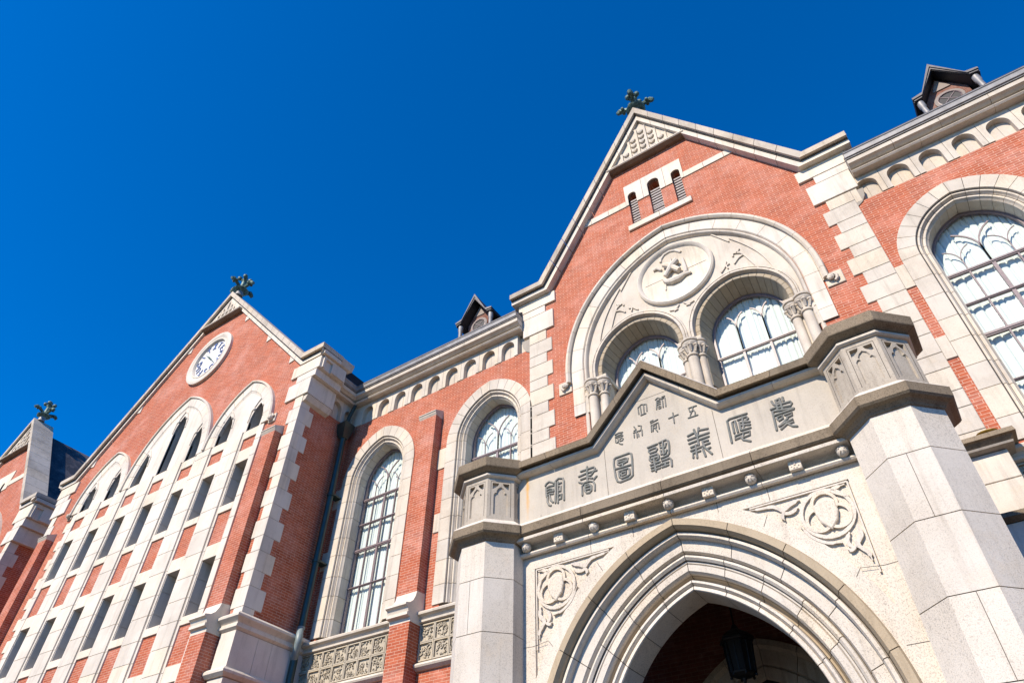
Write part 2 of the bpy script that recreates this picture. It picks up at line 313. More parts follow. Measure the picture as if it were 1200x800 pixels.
LET={"kan":[[[-4.894,7.398],[-4.874,7.428],[-4.821,7.448],[-4.775,7.423],[-4.738,7.392]],[[-4.867,7.352],[-4.814,7.365],[-4.749,7.354]],[[-4.868,7.306],[-4.811,7.317],[-4.756,7.291],[-4.752,7.254]],[[-4.879,7.259],[-4.813,7.269],[-4.757,7.257]],[[-4.876,7.212],[-4.805,7.224],[-4.763,7.212]],[[-4.881,7.352],[-4.884,7.27],[-4.876,7.194]],[[-4.82,7.194],[-4.808,7.118],[-4.768,7.065]],[[-4.858,7.179],[-4.865,7.1],[-4.839,7.039],[-4.807,7.02]],[[-4.709,7.4],[-4.711,7.231],[-4.723,7.042]],[[-4.709,7.414],[-4.651,7.45],[-4.572,7.423],[-4.556,7.362],[-4.567,7.041]],[[-4.667,7.391],[-4.67,7.2],[-4.677,7.027]],[[-4.664,7.357],[-4.608,7.357]],[[-4.661,7.315],[-4.62,7.301],[-4.624,7.211],[-4.66,7.225]],[[-4.663,7.152],[-4.608,7.152],[-4.615,7.083],[-4.661,7.084]]],"sho":[[[-4.135,7.479],[-4.146,7.212]],[[-4.247,7.435],[-4.013,7.436],[-3.999,7.404],[-4.029,7.354],[-4.075,7.309],[-4.13,7.31]],[[-4.287,7.356],[-4.13,7.372],[-3.977,7.362]],[[-4.256,7.293],[-4.153,7.296],[-4.062,7.252]],[[-4.031,7.224],[-3.985,7.26]],[[-4.289,7.256],[-4.235,7.221]],[[-4.249,7.017],[-4.243,7.168],[-4.202,7.214],[-4.116,7.219],[-4.05,7.188],[-4.026,7.129],[-4.034,7.03]],[[-4.188,7.166],[-4.199,7.076],[-4.172,7.03],[-4.122,7.022],[-4.091,7.049],[-4.085,7.123],[-4.12,7.169],[-4.187,7.174]],[[-4.181,7.138],[-4.089,7.133]],[[-4.181,7.087],[-4.092,7.083]]],"zu":[[[-3.669,7.443],[-3.639,7.461],[-3.41,7.465],[-3.381,7.442],[-3.376,7.356],[-3.399,7.072],[-3.445,7.041],[-3.607,7.029],[-3.651,7.055],[-3.673,7.135],[-3.682,7.359],[-3.669,7.443]],[[-3.667,7.271],[-3.396,7.257]],[[-3.61,7.4],[-3.48,7.399],[-3.447,7.382],[-3.456,7.336],[-3.584,7.312],[-3.617,7.336],[-3.61,7.4]],[[-3.602,7.364],[-3.477,7.358]],[[-3.537,7.308],[-3.535,7.261]],[[-3.614,7.212],[-3.462,7.215],[-3.442,7.192],[-3.445,7.104],[-3.477,7.088],[-3.578,7.082],[-3.609,7.113],[-3.614,7.212]],[[-3.574,7.157],[-3.56,7.177],[-3.491,7.169],[-3.503,7.133],[-3.566,7.122],[-3.579,7.143]]],"juku":[[[-3.106,7.446],[-2.96,7.454]],[[-3.092,7.396],[-2.98,7.403],[-2.969,7.367],[-2.989,7.339],[-3.088,7.34],[-3.1,7.371],[-3.092,7.396]],[[-3.077,7.185],[-3.107,7.231],[-3.095,7.289],[-2.972,7.288],[-2.958,7.247],[-2.969,7.199],[-3.002,7.193]],[[-3.07,7.235],[-2.972,7.235]],[[-3.04,7.242],[-3.037,7.014]],[[-3.103,7.142],[-2.961,7.147]],[[-3.098,7.092],[-2.965,7.092]],[[-3.097,7.044],[-2.972,7.047]],[[-2.922,7.458],[-2.813,7.475],[-2.782,7.44],[-2.779,7.358],[-2.799,7.233],[-2.823,7.206],[-2.934,7.194],[-2.928,7.149],[-2.8,7.154],[-2.783,7.113],[-2.791,7.013]],[[-2.866,7.454],[-2.881,7.245]],[[-2.912,7.418],[-2.915,7.374],[-2.84,7.355],[-2.823,7.411]],[[-2.918,7.321],[-2.92,7.26],[-2.848,7.251],[-2.829,7.297]],[[-2.936,7.099],[-2.833,7.097]],[[-2.936,7.047],[-2.84,7.052]],[[-2.88,7.097],[-2.881,7.045]]],"gi":[[[-2.479,7.407],[-2.385,7.426]],[[-2.375,7.478],[-2.36,7.377]],[[-2.304,7.48],[-2.339,7.369]],[[-2.3,7.439],[-2.178,7.42]],[[-2.486,7.342],[-2.347,7.347],[-2.177,7.348]],[[-2.483,7.277],[-2.344,7.286],[-2.189,7.289]],[[-2.343,7.371],[-2.352,7.205]],[[-2.287,7.237],[-2.211,7.231]],[[-2.277,7.177],[-2.196,7.179]],[[-2.466,7.207],[-2.379,7.216]],[[-2.476,7.152],[-2.293,7.166]],[[-2.393,7.221],[-2.41,7.013]],[[-2.464,7.033],[-2.455,7.103],[-2.349,7.105]],[[-2.288,7.231],[-2.277,7.136],[-2.196,6.999]],[[-2.307,7.13],[-2.29,6.993]],[[-2.256,7.095],[-2.2,7.106]]],"o":[[[-1.603,7.446],[-1.849,7.451],[-1.887,7.427],[-1.896,7.069]],[[-1.831,7.205],[-1.825,7.379],[-1.783,7.392],[-1.781,7.2]],[[-1.738,7.389],[-1.608,7.397],[-1.597,7.362],[-1.642,7.334]],[[-1.67,7.408],[-1.69,7.209]],[[-1.724,7.337],[-1.592,7.302]],[[-1.728,7.293],[-1.597,7.255]],[[-1.734,7.211],[-1.603,7.204]],[[-1.727,7.338],[-1.734,7.211]],[[-1.77,7.106],[-1.839,7.096],[-1.83,7.152],[-1.748,7.161]],[[-1.714,7.158],[-1.621,7.151],[-1.634,7.097],[-1.724,7.088],[-1.714,7.158]],[[-1.759,7.116],[-1.738,7.056],[-1.651,7.0]]],"kei":[[[-1.235,7.494],[-1.223,7.437],[-1.189,7.41]],[[-1.182,7.488],[-1.126,7.497]],[[-1.084,7.5],[-1.087,7.438]],[[-1.182,7.488],[-1.191,7.323]],[[-1.126,7.497],[-1.129,7.305]],[[-1.177,7.443],[-1.13,7.431]],[[-1.189,7.41],[-0.999,7.395],[-0.994,7.363],[-1.016,7.331],[-1.182,7.361]],[[-1.276,7.375],[-1.197,7.38]],[[-1.264,7.329],[-1.192,7.319],[-0.992,7.275]],[[-1.267,7.263],[-1.133,7.265],[-0.998,7.265]],[[-1.264,7.329],[-1.283,7.034]],[[-1.221,7.22],[-1.157,7.225],[-1.163,7.179],[-1.22,7.162],[-1.23,7.199],[-1.221,7.22]],[[-1.125,7.22],[-1.027,7.22],[-1.037,7.183],[-1.105,7.171]],[[-1.221,7.081],[-1.111,7.149]],[[-1.235,7.079],[-1.041,7.12],[-1.047,7.074],[-1.138,7.072]],[[-1.223,7.026],[-1.131,7.076],[-1.076,7.014],[-1.024,6.993]]],"ritsu":[[[-3.171,8.094],[-3.173,8.215],[-3.109,8.255],[-3.025,8.225],[-3.034,8.095]],[[-3.131,8.217],[-3.13,8.07]],[[-3.075,8.22],[-3.085,8.078]],[[-3.14,8.058],[-3.058,8.063]]],"so":[[[-2.868,8.244],[-2.828,8.264],[-2.792,8.238]],[[-2.852,8.217],[-2.875,8.061]],[[-2.853,8.211],[-2.798,8.212]],[[-2.852,8.18],[-2.798,8.177]],[[-2.857,8.143],[-2.801,8.138]],[[-2.841,8.099],[-2.802,8.095],[-2.804,8.057],[-2.836,8.057],[-2.841,8.099]],[[-2.772,8.215],[-2.761,8.251],[-2.715,8.251]],[[-2.766,8.219],[-2.715,8.217],[-2.723,8.055]],[[-2.76,8.183],[-2.768,8.055]]],"nen":[[[-3.608,7.875],[-3.539,7.887],[-3.478,7.874]],[[-3.606,7.84],[-3.492,7.846]],[[-3.609,7.813],[-3.48,7.813]],[[-3.607,7.779],[-3.612,7.736],[-3.593,7.717],[-3.566,7.735],[-3.57,7.787]],[[-3.54,7.736],[-3.536,7.773],[-3.489,7.777],[-3.481,7.752],[-3.494,7.729],[-3.535,7.729]],[[-3.563,7.706],[-3.531,7.672],[-3.502,7.66]]],"ki":[[[-3.278,7.896],[-3.25,7.834],[-3.288,7.819]],[[-3.3,7.79],[-3.219,7.792]],[[-3.253,7.806],[-3.251,7.686]],[[-3.295,7.762],[-3.297,7.704]],[[-3.225,7.745],[-3.223,7.694]],[[-3.207,7.887],[-3.161,7.868],[-3.174,7.794],[-3.202,7.785]],[[-3.201,7.791],[-3.16,7.788],[-3.166,7.692]]],"toshi":[[[-3.006,7.88],[-2.957,7.89],[-2.945,7.867]],[[-3.005,7.851],[-2.887,7.873]],[[-3.011,7.696],[-3.005,7.81],[-2.886,7.814],[-2.885,7.703]],[[-2.973,7.797],[-2.985,7.697]],[[-2.972,7.79],[-2.921,7.787],[-2.922,7.741],[-2.973,7.745]],[[-2.945,7.727],[-2.918,7.665]]],"ju":[[[-2.713,7.821],[-2.562,7.831]],[[-2.636,7.892],[-2.642,7.707]]],"go":[[[-2.388,7.874],[-2.267,7.87]],[[-2.385,7.866],[-2.38,7.802],[-2.323,7.806]],[[-2.32,7.867],[-2.334,7.816],[-2.377,7.754],[-2.389,7.711]],[[-2.319,7.805],[-2.303,7.765],[-2.312,7.717]],[[-2.42,7.706],[-2.274,7.703]]],"E_arc":[[[-3.215,14.765],[-3.19,14.864],[-3.092,14.973],[-2.945,15.005],[-2.812,14.958],[-2.669,14.803]]],"E_x":[[[-3.157,14.555],[-3.03,14.473],[-2.79,14.151]],[[-2.788,14.511],[-2.945,14.39],[-3.153,14.136]],[[-2.939,14.668],[-2.972,14.407]],[[-2.669,14.517],[-2.657,14.147],[-2.661,14.014]]],"E_rib":[[[-3.211,14.077],[-3.15,13.971],[-3.022,13.918],[-2.849,13.918],[-2.687,13.976],[-2.54,13.95]],[[-3.437,14.567],[-3.333,14.585],[-3.231,14.463]],[[-3.194,13.998],[-3.224,13.749]]]}
# ------------------------------------------------------------------ ground
g=MB(); g.box(-400,400,-400,400,-.3,0); go=g.build('ground','ground'); go['kind']='structure'; go['label']='pale paved ground in front of the building'; go['category']='ground'

# ------------------------------------------------------------------ shared pieces of the buildings
def window(parent,a,W,yg,zb,bars,mull,tracery,curtain=True,side='frame',glassmat='glass'):
    """iron window: frame, glass and curtain under one window part"""
    f=MB(); yf=yg-.03
    a.ring(f,[(W,yf-.02),(W-.045,yf-.02),(W-.045,yf+.05),(W,yf+.05)],zb,1,jamb=50,gap=0)
    def bar(pts,r=.014,dy=0,n=4): f.tube([(x,yf+dy,z) for x,z in pts],r,n)
    def half(z):          # half width of opening at height z
        if z<=a.zs: return W
        r=W+a.c; return max(0,-a.c+math.sqrt(max(0,r*r-(z-a.zs)**2)))
    for z,th in bars:
        h=half(z)
        if h>.1:
            f.box(a.xc-h,a.xc+h,yf-.035,yf+.02,z-th/2,z+th/2)
            f.box(a.xc-h,a.xc+h,yf-.05,yf-.035,z-th*.18,z+th*.18)
    for dx,z0,z1,wd_ in mull: f.box(a.xc+dx-wd_/2,a.xc+dx+wd_/2,yf-.028,yf+.025,z0,z1)
    for pts,r in tracery: bar([(a.xc+x,z) for x,z in pts],r)
    fo=f.build('window',M['frame'],parent)
    gl=MB(); gl.poly([(x,yg,z) for x,z in a.outline(W-.01,zb,10)]); gl.build('glass',glassmat,fo)
    if curtain:
        cu=MB(); n=150; secs=[]; yc=yg+.07; rc=random.Random(int(a.xc*13)); cre=[]; q_=-W
        while q_<W:
            q_+=.07+.09*rc.random(); cre.append((q_,.012+.022*rc.random(),.010+.008*rc.random()))
        for i in range(n+1):
            x=a.xc-W+2*W*i/n; h=0
            zt=max(zb+.05,(a.zs+math.sqrt(max(0,(W+a.c)**2-(abs(x-a.xc)+a.c)**2)) if abs(x-a.xc)<W else a.zs))
            u_=x-a.xc; y=yc+.005*math.sin(u_*38+math.sin(u_*9)*1.5)+sum(d_*math.exp(-((u_-c_)/w_)**2) for c_,d_,w_ in cre)
            secs.append([(x,y,zb-.05),(x,y,zt+.05)])
        cu.loft(secs,False,False); cu.build('curtain','curtain',fo,smooth=True)
    return fo
def arc(cx,cz,r,a0,a1,n=8): return [(cx+r*math.cos(R(a0+(a1-a0)*i/n)),cz+r*math.sin(R(a0+(a1-a0)*i/n))) for i in range(n+1)]
def tall_tracery(zb):
    t=[]
    z0=11.27
    # centre mullion forks into two branches
    t.append(([(0,z0),(0,11.72)]+[(-.70+.70*math.cos(u),11.72+.62*math.sin(u)) for u in [i*.2 for i in range(1,6)]],.020))
    t.append(([(0,z0),(0,11.72)]+[(.70-.70*math.cos(u),11.72+.62*math.sin(u)) for u in [i*.2 for i in range(1,6)]],.020))
    for s in (-1,1):
        t.append(([(s*.39,z0),(s*.39,11.55)],.014))
        t.append(([(s*.39,11.55)]+[(s*(.39-.30+.30*math.cos(u)),11.55+.36*math.sin(u)) for u in [i*.26 for i in range(1,6)]],.013))
        t.append(([(s*.39,11.55)]+[(s*(.39+.30-.30*math.cos(u)),11.55+.36*math.sin(u)) for u in [i*.26 for i in range(1,6)]],.013))
    return t
TALLBARS=[(11.27,.07),(10.53,.05),(9.79,.08),(8.80,.04)]
def tall_window(parent,xc,left_ext=.3,right_ext=.0):
    a=Arch(xc,11.70,1.30,.25)
    prof=[(1.30,.2),(1.30,-.03),(.985,-.03),(.97,.02),(.945,.005),(.92,.005),(.90,.05),(.88,.075),(.85,.06),(.83,.06),(.81,.10),(.785,.13),(.785,.46),(.95,.46),(.95,.2)]
    s=MB(); a.ring(s,prof,7.55,7,.49,gap=.012)
    for sg,e in ((-1,left_ext),(1,right_ext)):
        if e>0:
            for z0,z1,k in ((11.02,11.62,1.0),(9.28,9.76,.6)):
                if e<.2: k=1
                x0=xc+sg*1.303; x1=xc+sg*(1.30+e*k); s.cbox(min(x0,x1),max(x0,x1),-.028,.1,z0,z1,.006)
    so=s.build('window_surround','stone',parent)
    j=MB(); a.ring(j,[(1.288,.2),(1.288,-.012),(.99,-.012),(.93,.03),(.80,.14),(.80,.45),(.95,.45),(.95,.2)],7.55,1,50,gap=0); j.build('mortar_joint','joint',so)
    window(parent,a,.785,.45,7.5,TALLBARS,[(0,7.5,11.3,.06),(-.39,7.5,11.3,.026),(.39,7.5,11.3,.026)],tall_tracery(0))
    return a

def frieze(parent,x0,x1,first,step,T=None,z0=13.737,zt=14.46,dz=0,m0=None,m1=None):
    """blind arcade: face with arched notches, pale back"""
    m=MB(); m.T=T; b=MB(); b.T=T
    hw=.205; zs=14.10; xs=[]
    x=first
    while x<x1-.05: xs.append(x); x+=step
    edges=[x0]+[(xs[i]+xs[i+1])/2 for i in range(len(xs)-1)]+[x1]
    for i,xc in enumerate(xs):
        l,r=edges[i]+.004,edges[i+1]-.004
        hl=min(hw,xc-l-.03); hr=min(hw,r-xc-.03)
        hh=min(hl,hr)
        if hh<.06: continue
        pts=[(l,z0),(xc-hh,z0)]+[(xc-hh*math.cos(u*math.pi/12),zs+(.235*hh/hw)*math.sin(u*math.pi/12)) for u in range(13)]+[(xc+hh,z0),(r,z0),(r,zt),(l,zt)]
        m.prism(pts,-.022,.14)
        b.box(xc-hh-.02,xc-.003,.115+.004*(i%2),.15,z0+.002,zs+.30); b.box(xc+.003,xc+hh+.02,.112+.004*(i%3),.15,z0+.002,zs+.30)
    b.box(x0,x1,.145,.45,z0,zt+.45)
    fo=m.build('arcade_frieze','stone',parent)
    x0=x0 if m0 is None else m0; x1=x1 if m1 is None else m1
    b.build('niche_back','stone',fo)
    c=MB(); c.T=T; L=x1-x0; n=max(1,int(round(L/1.27)))
    for i in range(n):
        u0=x0+L*i/n+.004; u1=x0+L*(i+1)/n-.004
        c.prism_x([(-.05,zt+.003+dz),(-.19,zt+.008+dz),(-.225,zt+.045+dz),(-.20,zt+.085+dz),(-.16,zt+.095+dz),(.1,zt+.095+dz),(.1,zt+.003+dz)],u0,u1)
    c.build('string_mould','stone',parent)
    c=MB(); c.T=T; n=max(1,int(round(L/.95)))
    for i in range(n):
        u0=x0+L*i/n+.004; u1=x0+L*(i+1)/n-.004
        c.prism_x([(.1,zt+.097+dz),(-.10,zt+.097+dz),(-.10,zt+.125+dz),(-.215,zt+.14+dz),(-.27,zt+.175+dz),(-.325,zt+.195+dz),(-.335,zt+.29+dz),(-.30,zt+.31+dz),(.1,zt+.31+dz)],u0,u1)
    c.build('cornice','stone',parent)
    q=MB(); q.T=T
    q.prism_x([(.1,zt+.312+dz),(-.36,zt+.312+dz),(-.36,zt+.335+dz),(-.39,zt+.345+dz),(-.41,zt+.44+dz),(-.43,zt+.46+dz),(-.42,zt+.49+dz),(.1,zt+.50+dz)],x0,x1)
    go=q.build('gutter','lead',parent)
    q=MB(); q.T=T; q.prism_x([(-.32,zt+.500+dz),(-.405,zt+.492+dz),(-.40,zt+.535+dz),(-.32,zt+.56+dz)],x0,x1); q.build('gutter_lip','leaddark',go)

def gable_coping(parent,xc,yf,hk,ho,zk,za,over=.32,depth=.55,blk=.8,t1=.17,t2=.16):
    m=(za-zk)/hk; k=math.sqrt(1+m*m)
    def band(da,db,y0,y1,name,mat):
        mb=MB()
        def off(d):     # path lowered by d (perpendicular)
            za_=za-d*k; zk_=zk-d; hk_=(za_-zk_)/m; return za_,zk_,hk_
        A=off(da);B=off(db)
        for s in (-1,1):
            n=max(1,round(hk*k/blk))
            for i in range(n):
                f0,f1=i/n,(i+1)/n; g=.009/(hk*k)
                if i>0: f0+=g
                if i<n-1: f1-=g
                pa0=(xc+s*A[2]*f0,A[0]-(A[0]-A[1])*f0); pa1=(xc+s*A[2]*f1,A[0]-(A[0]-A[1])*f1)
                pb0=(xc+s*B[2]*f0,B[0]-(B[0]-B[1])*f0); pb1=(xc+s*B[2]*f1,B[0]-(B[0]-B[1])*f1)
                mb.prism([pa0,pa1,pb1,pb0],y0,y1)
            mb.prism([(xc+s*A[2],A[1]),(xc+s*ho,A[1]),(xc+s*ho,B[1]),(xc+s*B[2],B[1])],y0,y1)
        return mb.build(name,mat,parent)
    band(0,t1,yf-over-.06,yf+depth,'gable_coping','coping')
    band(t1+.004,t1+.03,yf-over+.02,yf+depth-.02,'coping_joint','joint')
    band(t1+.032,t1+t2,yf-over+.05,yf+depth-.04,'coping_mould','ashlar')
    # end returns of the kneelers
    return m,k

def kneeler(parent,xc,s,steps,y0,y1,mat='ashlar'):
    """stacked kneeler and quoin stones; steps: (inner half, outer half, z0, z1, proud)"""
    mb=MB()
    for hi,ho,z0,z1,pr in steps:
        xs=sorted((xc+s*hi,xc+s*ho)); mb.cbox(xs[0],xs[1],y0-pr,y1,z0+.004,z1-.004,.008)
    return mb.build('quoin',mat,parent)

def tympanum(parent,xc,yf,zb,za,m,proud=.10,cols=9,wavy=False):
    h=(za-zb)/m
    p=MB(); p.prism([(xc-h,zb),(xc+h,zb),(xc,za)],yf-proud,yf+.05); po=p.build('gable_panel','stone',parent)
    c=MB(); sp=2*h/cols
    for i in range(cols):
        x=xc-h+sp*(i+.5)
        top=za-abs(x-xc)*m-.12
        c.box(x-.035,x+.035,yf-proud-.05,yf-proud+.01,zb+.03,max(zb+.06,top)) if i%1==0 else None
    row=.27
    for i in range(cols+1):
        x=xc-h+sp*i; z=zb+.06
        while z+.30<za-(abs(x-xc)+sp*.38)*m:
            w=sp*.36
            w=sp*.40; pts=[(x-w,z+.17),(x-w*.7,z+.07),(x,z+.02),(x+w*.7,z+.07),(x+w,z+.17),(x+w*.55,z+.24),(x,z+.21),(x-w*.55,z+.24)]
            c.loft([[(a,yf-proud+.01,b) for a,b in pts],[(x+(a-x)*.75,yf-proud-.055,z+.15+(b-z-.15)*.75-.02) for a,b in pts],[(x+(a-x)*.3,yf-proud-.075,z+.12+(b-z-.15)*.3) for a,b in pts]])
            z+=row
    c.build('diaper_carving','stone',po)
    l=MB(); l.prism_x([(yf+.05,zb-.035),(yf-.22,zb-.035),(yf-.245,zb-.01),(yf-.24,zb+.03),(yf+.05,zb+.06)],xc-h-.1,xc+h+.1); l2=MB(); l2.prism_x([(yf+.05,zb-.085),(yf-.10,zb-.085),(yf-.21,zb-.038),(yf+.05,zb-.038)],xc-h-.08,xc+h+.08); l2.build('shade_dark_underside','weathered_and_shade',po); l.build('gable_ledge','stone',po)  # underside takes the dark stone to draw the soffit's shade

def lancets(parent,xc,yf,zb,zt,sp=.655,scale=1):
    lo=[]
    for i,(dx,w) in enumerate(((-sp,.125),(0,.17),(sp,.125))):
        x=xc+dx*scale; ht=zt+(.13 if i==1 else 0)
        sp_=ht-w
        lo.append([(x-w,zb),(x-w,sp_)]+[(x-w*math.cos(u*math.pi/8),sp_+w*math.sin(u*math.pi/8)) for u in range(1,8)]+[(x+w,sp_),(x+w,zb)])
    return lo

# finial: stone-coloured stalk, ring and crocketed bronze leaves
def finial(loc,label):
    t=thing('bronze_finial',loc,label,'finial','bronze finials on the gable tops')
    x,y,z=loc
    a=MB(); a.lathe(x,y,[(.17,z),(.15,z+.10),(.135,z+.30)],14); a.build('stalk','lead',t,True)
    b=MB(); b.lathe(x,y,[(.14,z+.22),(.27,z+.27),(.31,z+.325),(.27,z+.37),(.14,z+.40)],18); b.build('collar','bronze',t,True)
    c=MB(); c.lathe(x,y,[(.13,z+.38),(.10,z+.55),(.085,z+.85),(.12,z+.96),(.08,z+1.05)],10); c.build('stem','bronze',t,True)
    for k in range(4):
        an=math.pi/2*k+.15; dx,dy=math.cos(an),math.sin(an)
        l=MB(); pts=[(x+dx*.05,y+dy*.05,z+.40),(x+dx*.20,y+dy*.20,z+.50),(x+dx*.36,y+dy*.36,z+.57),(x+dx*.50,y+dy*.50,z+.585),(x+dx*.57,y+dy*.57,z+.53),(x+dx*.55,y+dy*.55,z+.47)]
        l.tube(pts,[.075,.07,.075,.095,.08,.04],7); l.ball((x+dx*.50,y+dy*.50,z+.58),.10,8,6,(1,1,.75)); l.ball((x+dx*.40-dy*.09,y+dy*.40+dx*.09,z+.56),.06,7,5); l.ball((x+dx*.40+dy*.09,y+dy*.40-dx*.09,z+.56),.06,7,5)
        l.build('leaf','bronze',t,True)
        an+=math.pi/4; dx,dy=math.cos(an),math.sin(an)
        l=MB(); pts=[(x+dx*.04,y+dy*.04,z+.84),(x+dx*.12,y+dy*.12,z+.95),(x+dx*.21,y+dy*.21,z+1.0),(x+dx*.24,y+dy*.24,z+.95)]
        l.tube(pts,[.05,.06,.065,.04],7); l.ball(pts[2],.095,8,6); l.build('bud','bronze',t,True)
    d=MB(); d.ball((x,y,z+1.08),.085,10,7,(1,1,1.2)); d.build('bud','bronze',t,True)
    return t
def copy_tree(o,parent=None):
    c=o.copy(); col.objects.link(c); c.parent=parent
    for ch in list(o.children): copy_tree(ch,c)
    return c

# ------------------------------------------------------------------ main block with the tall central gable
AX=-2.94
lib=thing('brick_building',(AX,0,0),'tall red brick block with a big carved arch in its gable, behind the porch','building')
BA=Arch(AX,12.30,3.05,.60)          # great arch
win_x=[-12.0,-8.3,2.65,6.3]
LZB,LZT=16.57,18.0
lh=lancets(lib,AX,0,LZB,LZT)
w=MB()
outer=[(-13.49,0),(9.6,0),(9.6,13.735),(AX+4.11,13.735),(AX+4.11,14.7),(AX,21.45),(AX-4.11,14.7),(AX-4.11,13.735),(-13.49,13.735)]
holes=[Arch(x,11.70,1.30,.25).outline(1.12,7.3,10) for x in win_x]
# great arch opening is cut down to the porch roof
holes.append(BA.outline(2.55,7.6,16)); holes+=lh
w.prism(outer,0,.5,holes); wall=w.build('brick_wall','brick',lib)
b=MB(); b.box(-13.4,9.6,11.5,11.9,0,14.9); b.box(9.3,9.6,.51,11.5,0,14.9); b.build('rear_wall','brick',lib)
# roofs
r_=MB(); r_.loft([[(-13.3,-.33,14.93),(-13.3,6,21.3),(-13.3,6,21.1),(-13.3,-.2,14.85)],[(AX-4.32,-.33,14.93),(AX-4.32,6,21.3),(AX-4.32,6,21.1),(AX-4.32,-.2,14.85)]])
r_.loft([[(AX+4.32,-.33,14.93),(AX+4.32,6,21.3),(AX+4.32,6,21.1),(AX+4.32,-.2,14.85)],[(9.6,-.33,14.93),(9.6,6,21.3),(9.6,6,21.1),(9.6,-.2,14.85)]])
r_.loft([[(-13.3,6,21.3),(-13.3,12,14.9),(-13.3,12,14.7),(-13.3,6,21.1)],[(9.6,6,21.3),(9.6,12,14.9),(9.6,12,14.7),(9.6,6,21.1)]])
for s in (-1,1): r_.loft([[(AX,.3,21.2),(AX+s*4,.3,14.62),(AX+s*4,.3,14.4),(AX,.3,21.0)],[(AX,6.2,21.2),(AX+s*4,6.2,14.62),(AX+s*4,6.2,14.4),(AX,6.2,21.0)]])
r_.build('slate_roof','slate',lib)
for x in win_x:
    tall_window(lib,x,.3 if x in(-12.0,-8.3) else (.172 if x==2.65 else .3),.13 if x==-8.3 else (.2 if x>2 else 0))
# frieze and cornices either side of the gable
frieze(lib,-13.49,AX-4.115,-12.83,.635,m1=AX-4.31)
frieze(lib,AX+4.115,9.6,1.50,.625,m0=AX+4.31)
# pilasters between the windows
def pilaster(parent,xl,xr,yw,pr,zt,zb,prl,flare=.30):
    p=MB(); p.box(xl,xr,yw-pr,yw+.05,zb+.3,zt-.28); po=p.build('pilaster','brick',parent)
    p=MB(); p.box(xl,xr,yw-prl,yw+.05,0,zb-.34); p.build('lower_pilaster','brick',po)
    c=MB(); c.loft([[(x,yw+.02,zt),(x,yw-pr-.05,zt-.16),(x,yw-pr-.06,zt-.19),(x,yw-pr-.03,zt-.215),(x,yw-pr-.04,zt-.24),(x,yw-pr-.015,zt-.275),(x,yw-pr-.0,zt-.30),(x,yw+.02,zt-.30)] for x in (xl-.012,xr+.012)]); c.build('pilaster_cap','stone',po)
    c=MB(); y=yw-pr
    prof=[(yw+.02,zb+.36),(y-.0,zb+.34),(y-.03,zb+.22),(y-.09,zb+.11),(y-.18,zb+.035),(y-flare,zb-.0),(y-flare-.005,zb-.045),(y-flare+.06,zb-.075),(y-flare+.10,zb-.16),(y-flare+.065,zb-.175),(y-flare+.065,zb-.235),(yw-prl-.01,zb-.26),(yw-prl-.0,zb-.345),(yw+.02,zb-.345)]
    c.loft([[(x,a,z) for a,z in prof] for x in (xl-.014,xr+.014)]); c.build('pilaster_base','ashlar',po)
pilaster(lib,-10.40,-9.85,0,.27,12.91,7.50,.39)
pilaster(lib,4.20,4.75,0,.27,12.91,7.50,.39)
# sills, carved tile bands and lower ledges
def sill(parent,x0,x1,yw=0):
    c=MB(); c.prism_x([(yw+.3,7.50),(yw-.03,7.475),(yw-.16,7.42),(yw-.20,7.385),(yw-.19,7.345),(yw-.11,7.32),(yw-.08,7.27),(yw-.105,7.255),(yw-.10,7.215),(yw-.02,7.19),(yw+.3,7.19)],x0,x1); so=c.build('sill','stone',parent)
    c=MB(); c.prism_x([(yw+.02,6.42),(yw-.04,6.415),(yw-.12,6.37),(yw-.14,6.335),(yw-.12,6.30),(yw-.05,6.25),(yw+.02,6.24)],x0,x1); c.build('lower_ledge','stone',so)
    t=MB(); n=max(1,round((x1-x0)/.405)); s_=(x1-x0)/n
    rnd=random.Random(int(x0*10))
    t.box(x0,x1,yw-.005,yw+.02,6.42,7.19)
    for i in range(n):
        for j in range(2):
            a0,b0=x0+s_*i,6.43+j*.377
            # raised tile border and pierced scroll relief
            for bx in ((a0+.005,a0+.03,b0,b0+.37),(a0+s_-.03,a0+s_-.005,b0,b0+.37),(a0+.03,a0+s_-.03,b0,b0+.024),(a0+.03,a0+s_-.03,b0+.346,b0+.37)): t.box(bx[0],bx[1],yw-.05,yw,bx[2],bx[3])
            for q in range(17):
                cx=a0+.06+rnd.random()*(s_-.12); cz=b0+.05+rnd.random()*.27; an=rnd.random()*6.28; rr=.022+rnd.random()*.03
                t.tube([(cx+rr*math.cos(an+u),yw-.022,cz+rr*math.sin(an+u)) for u in (0,.9,1.8,2.7,3.6)],.0135,4)
    t.build('carved_tile_band','lattice',so)
sill(lib,-13.48,-10.405); sill(lib,-9.845,-6.6); sill(lib,1.26,4.195); sill(lib,4.755,9.5)
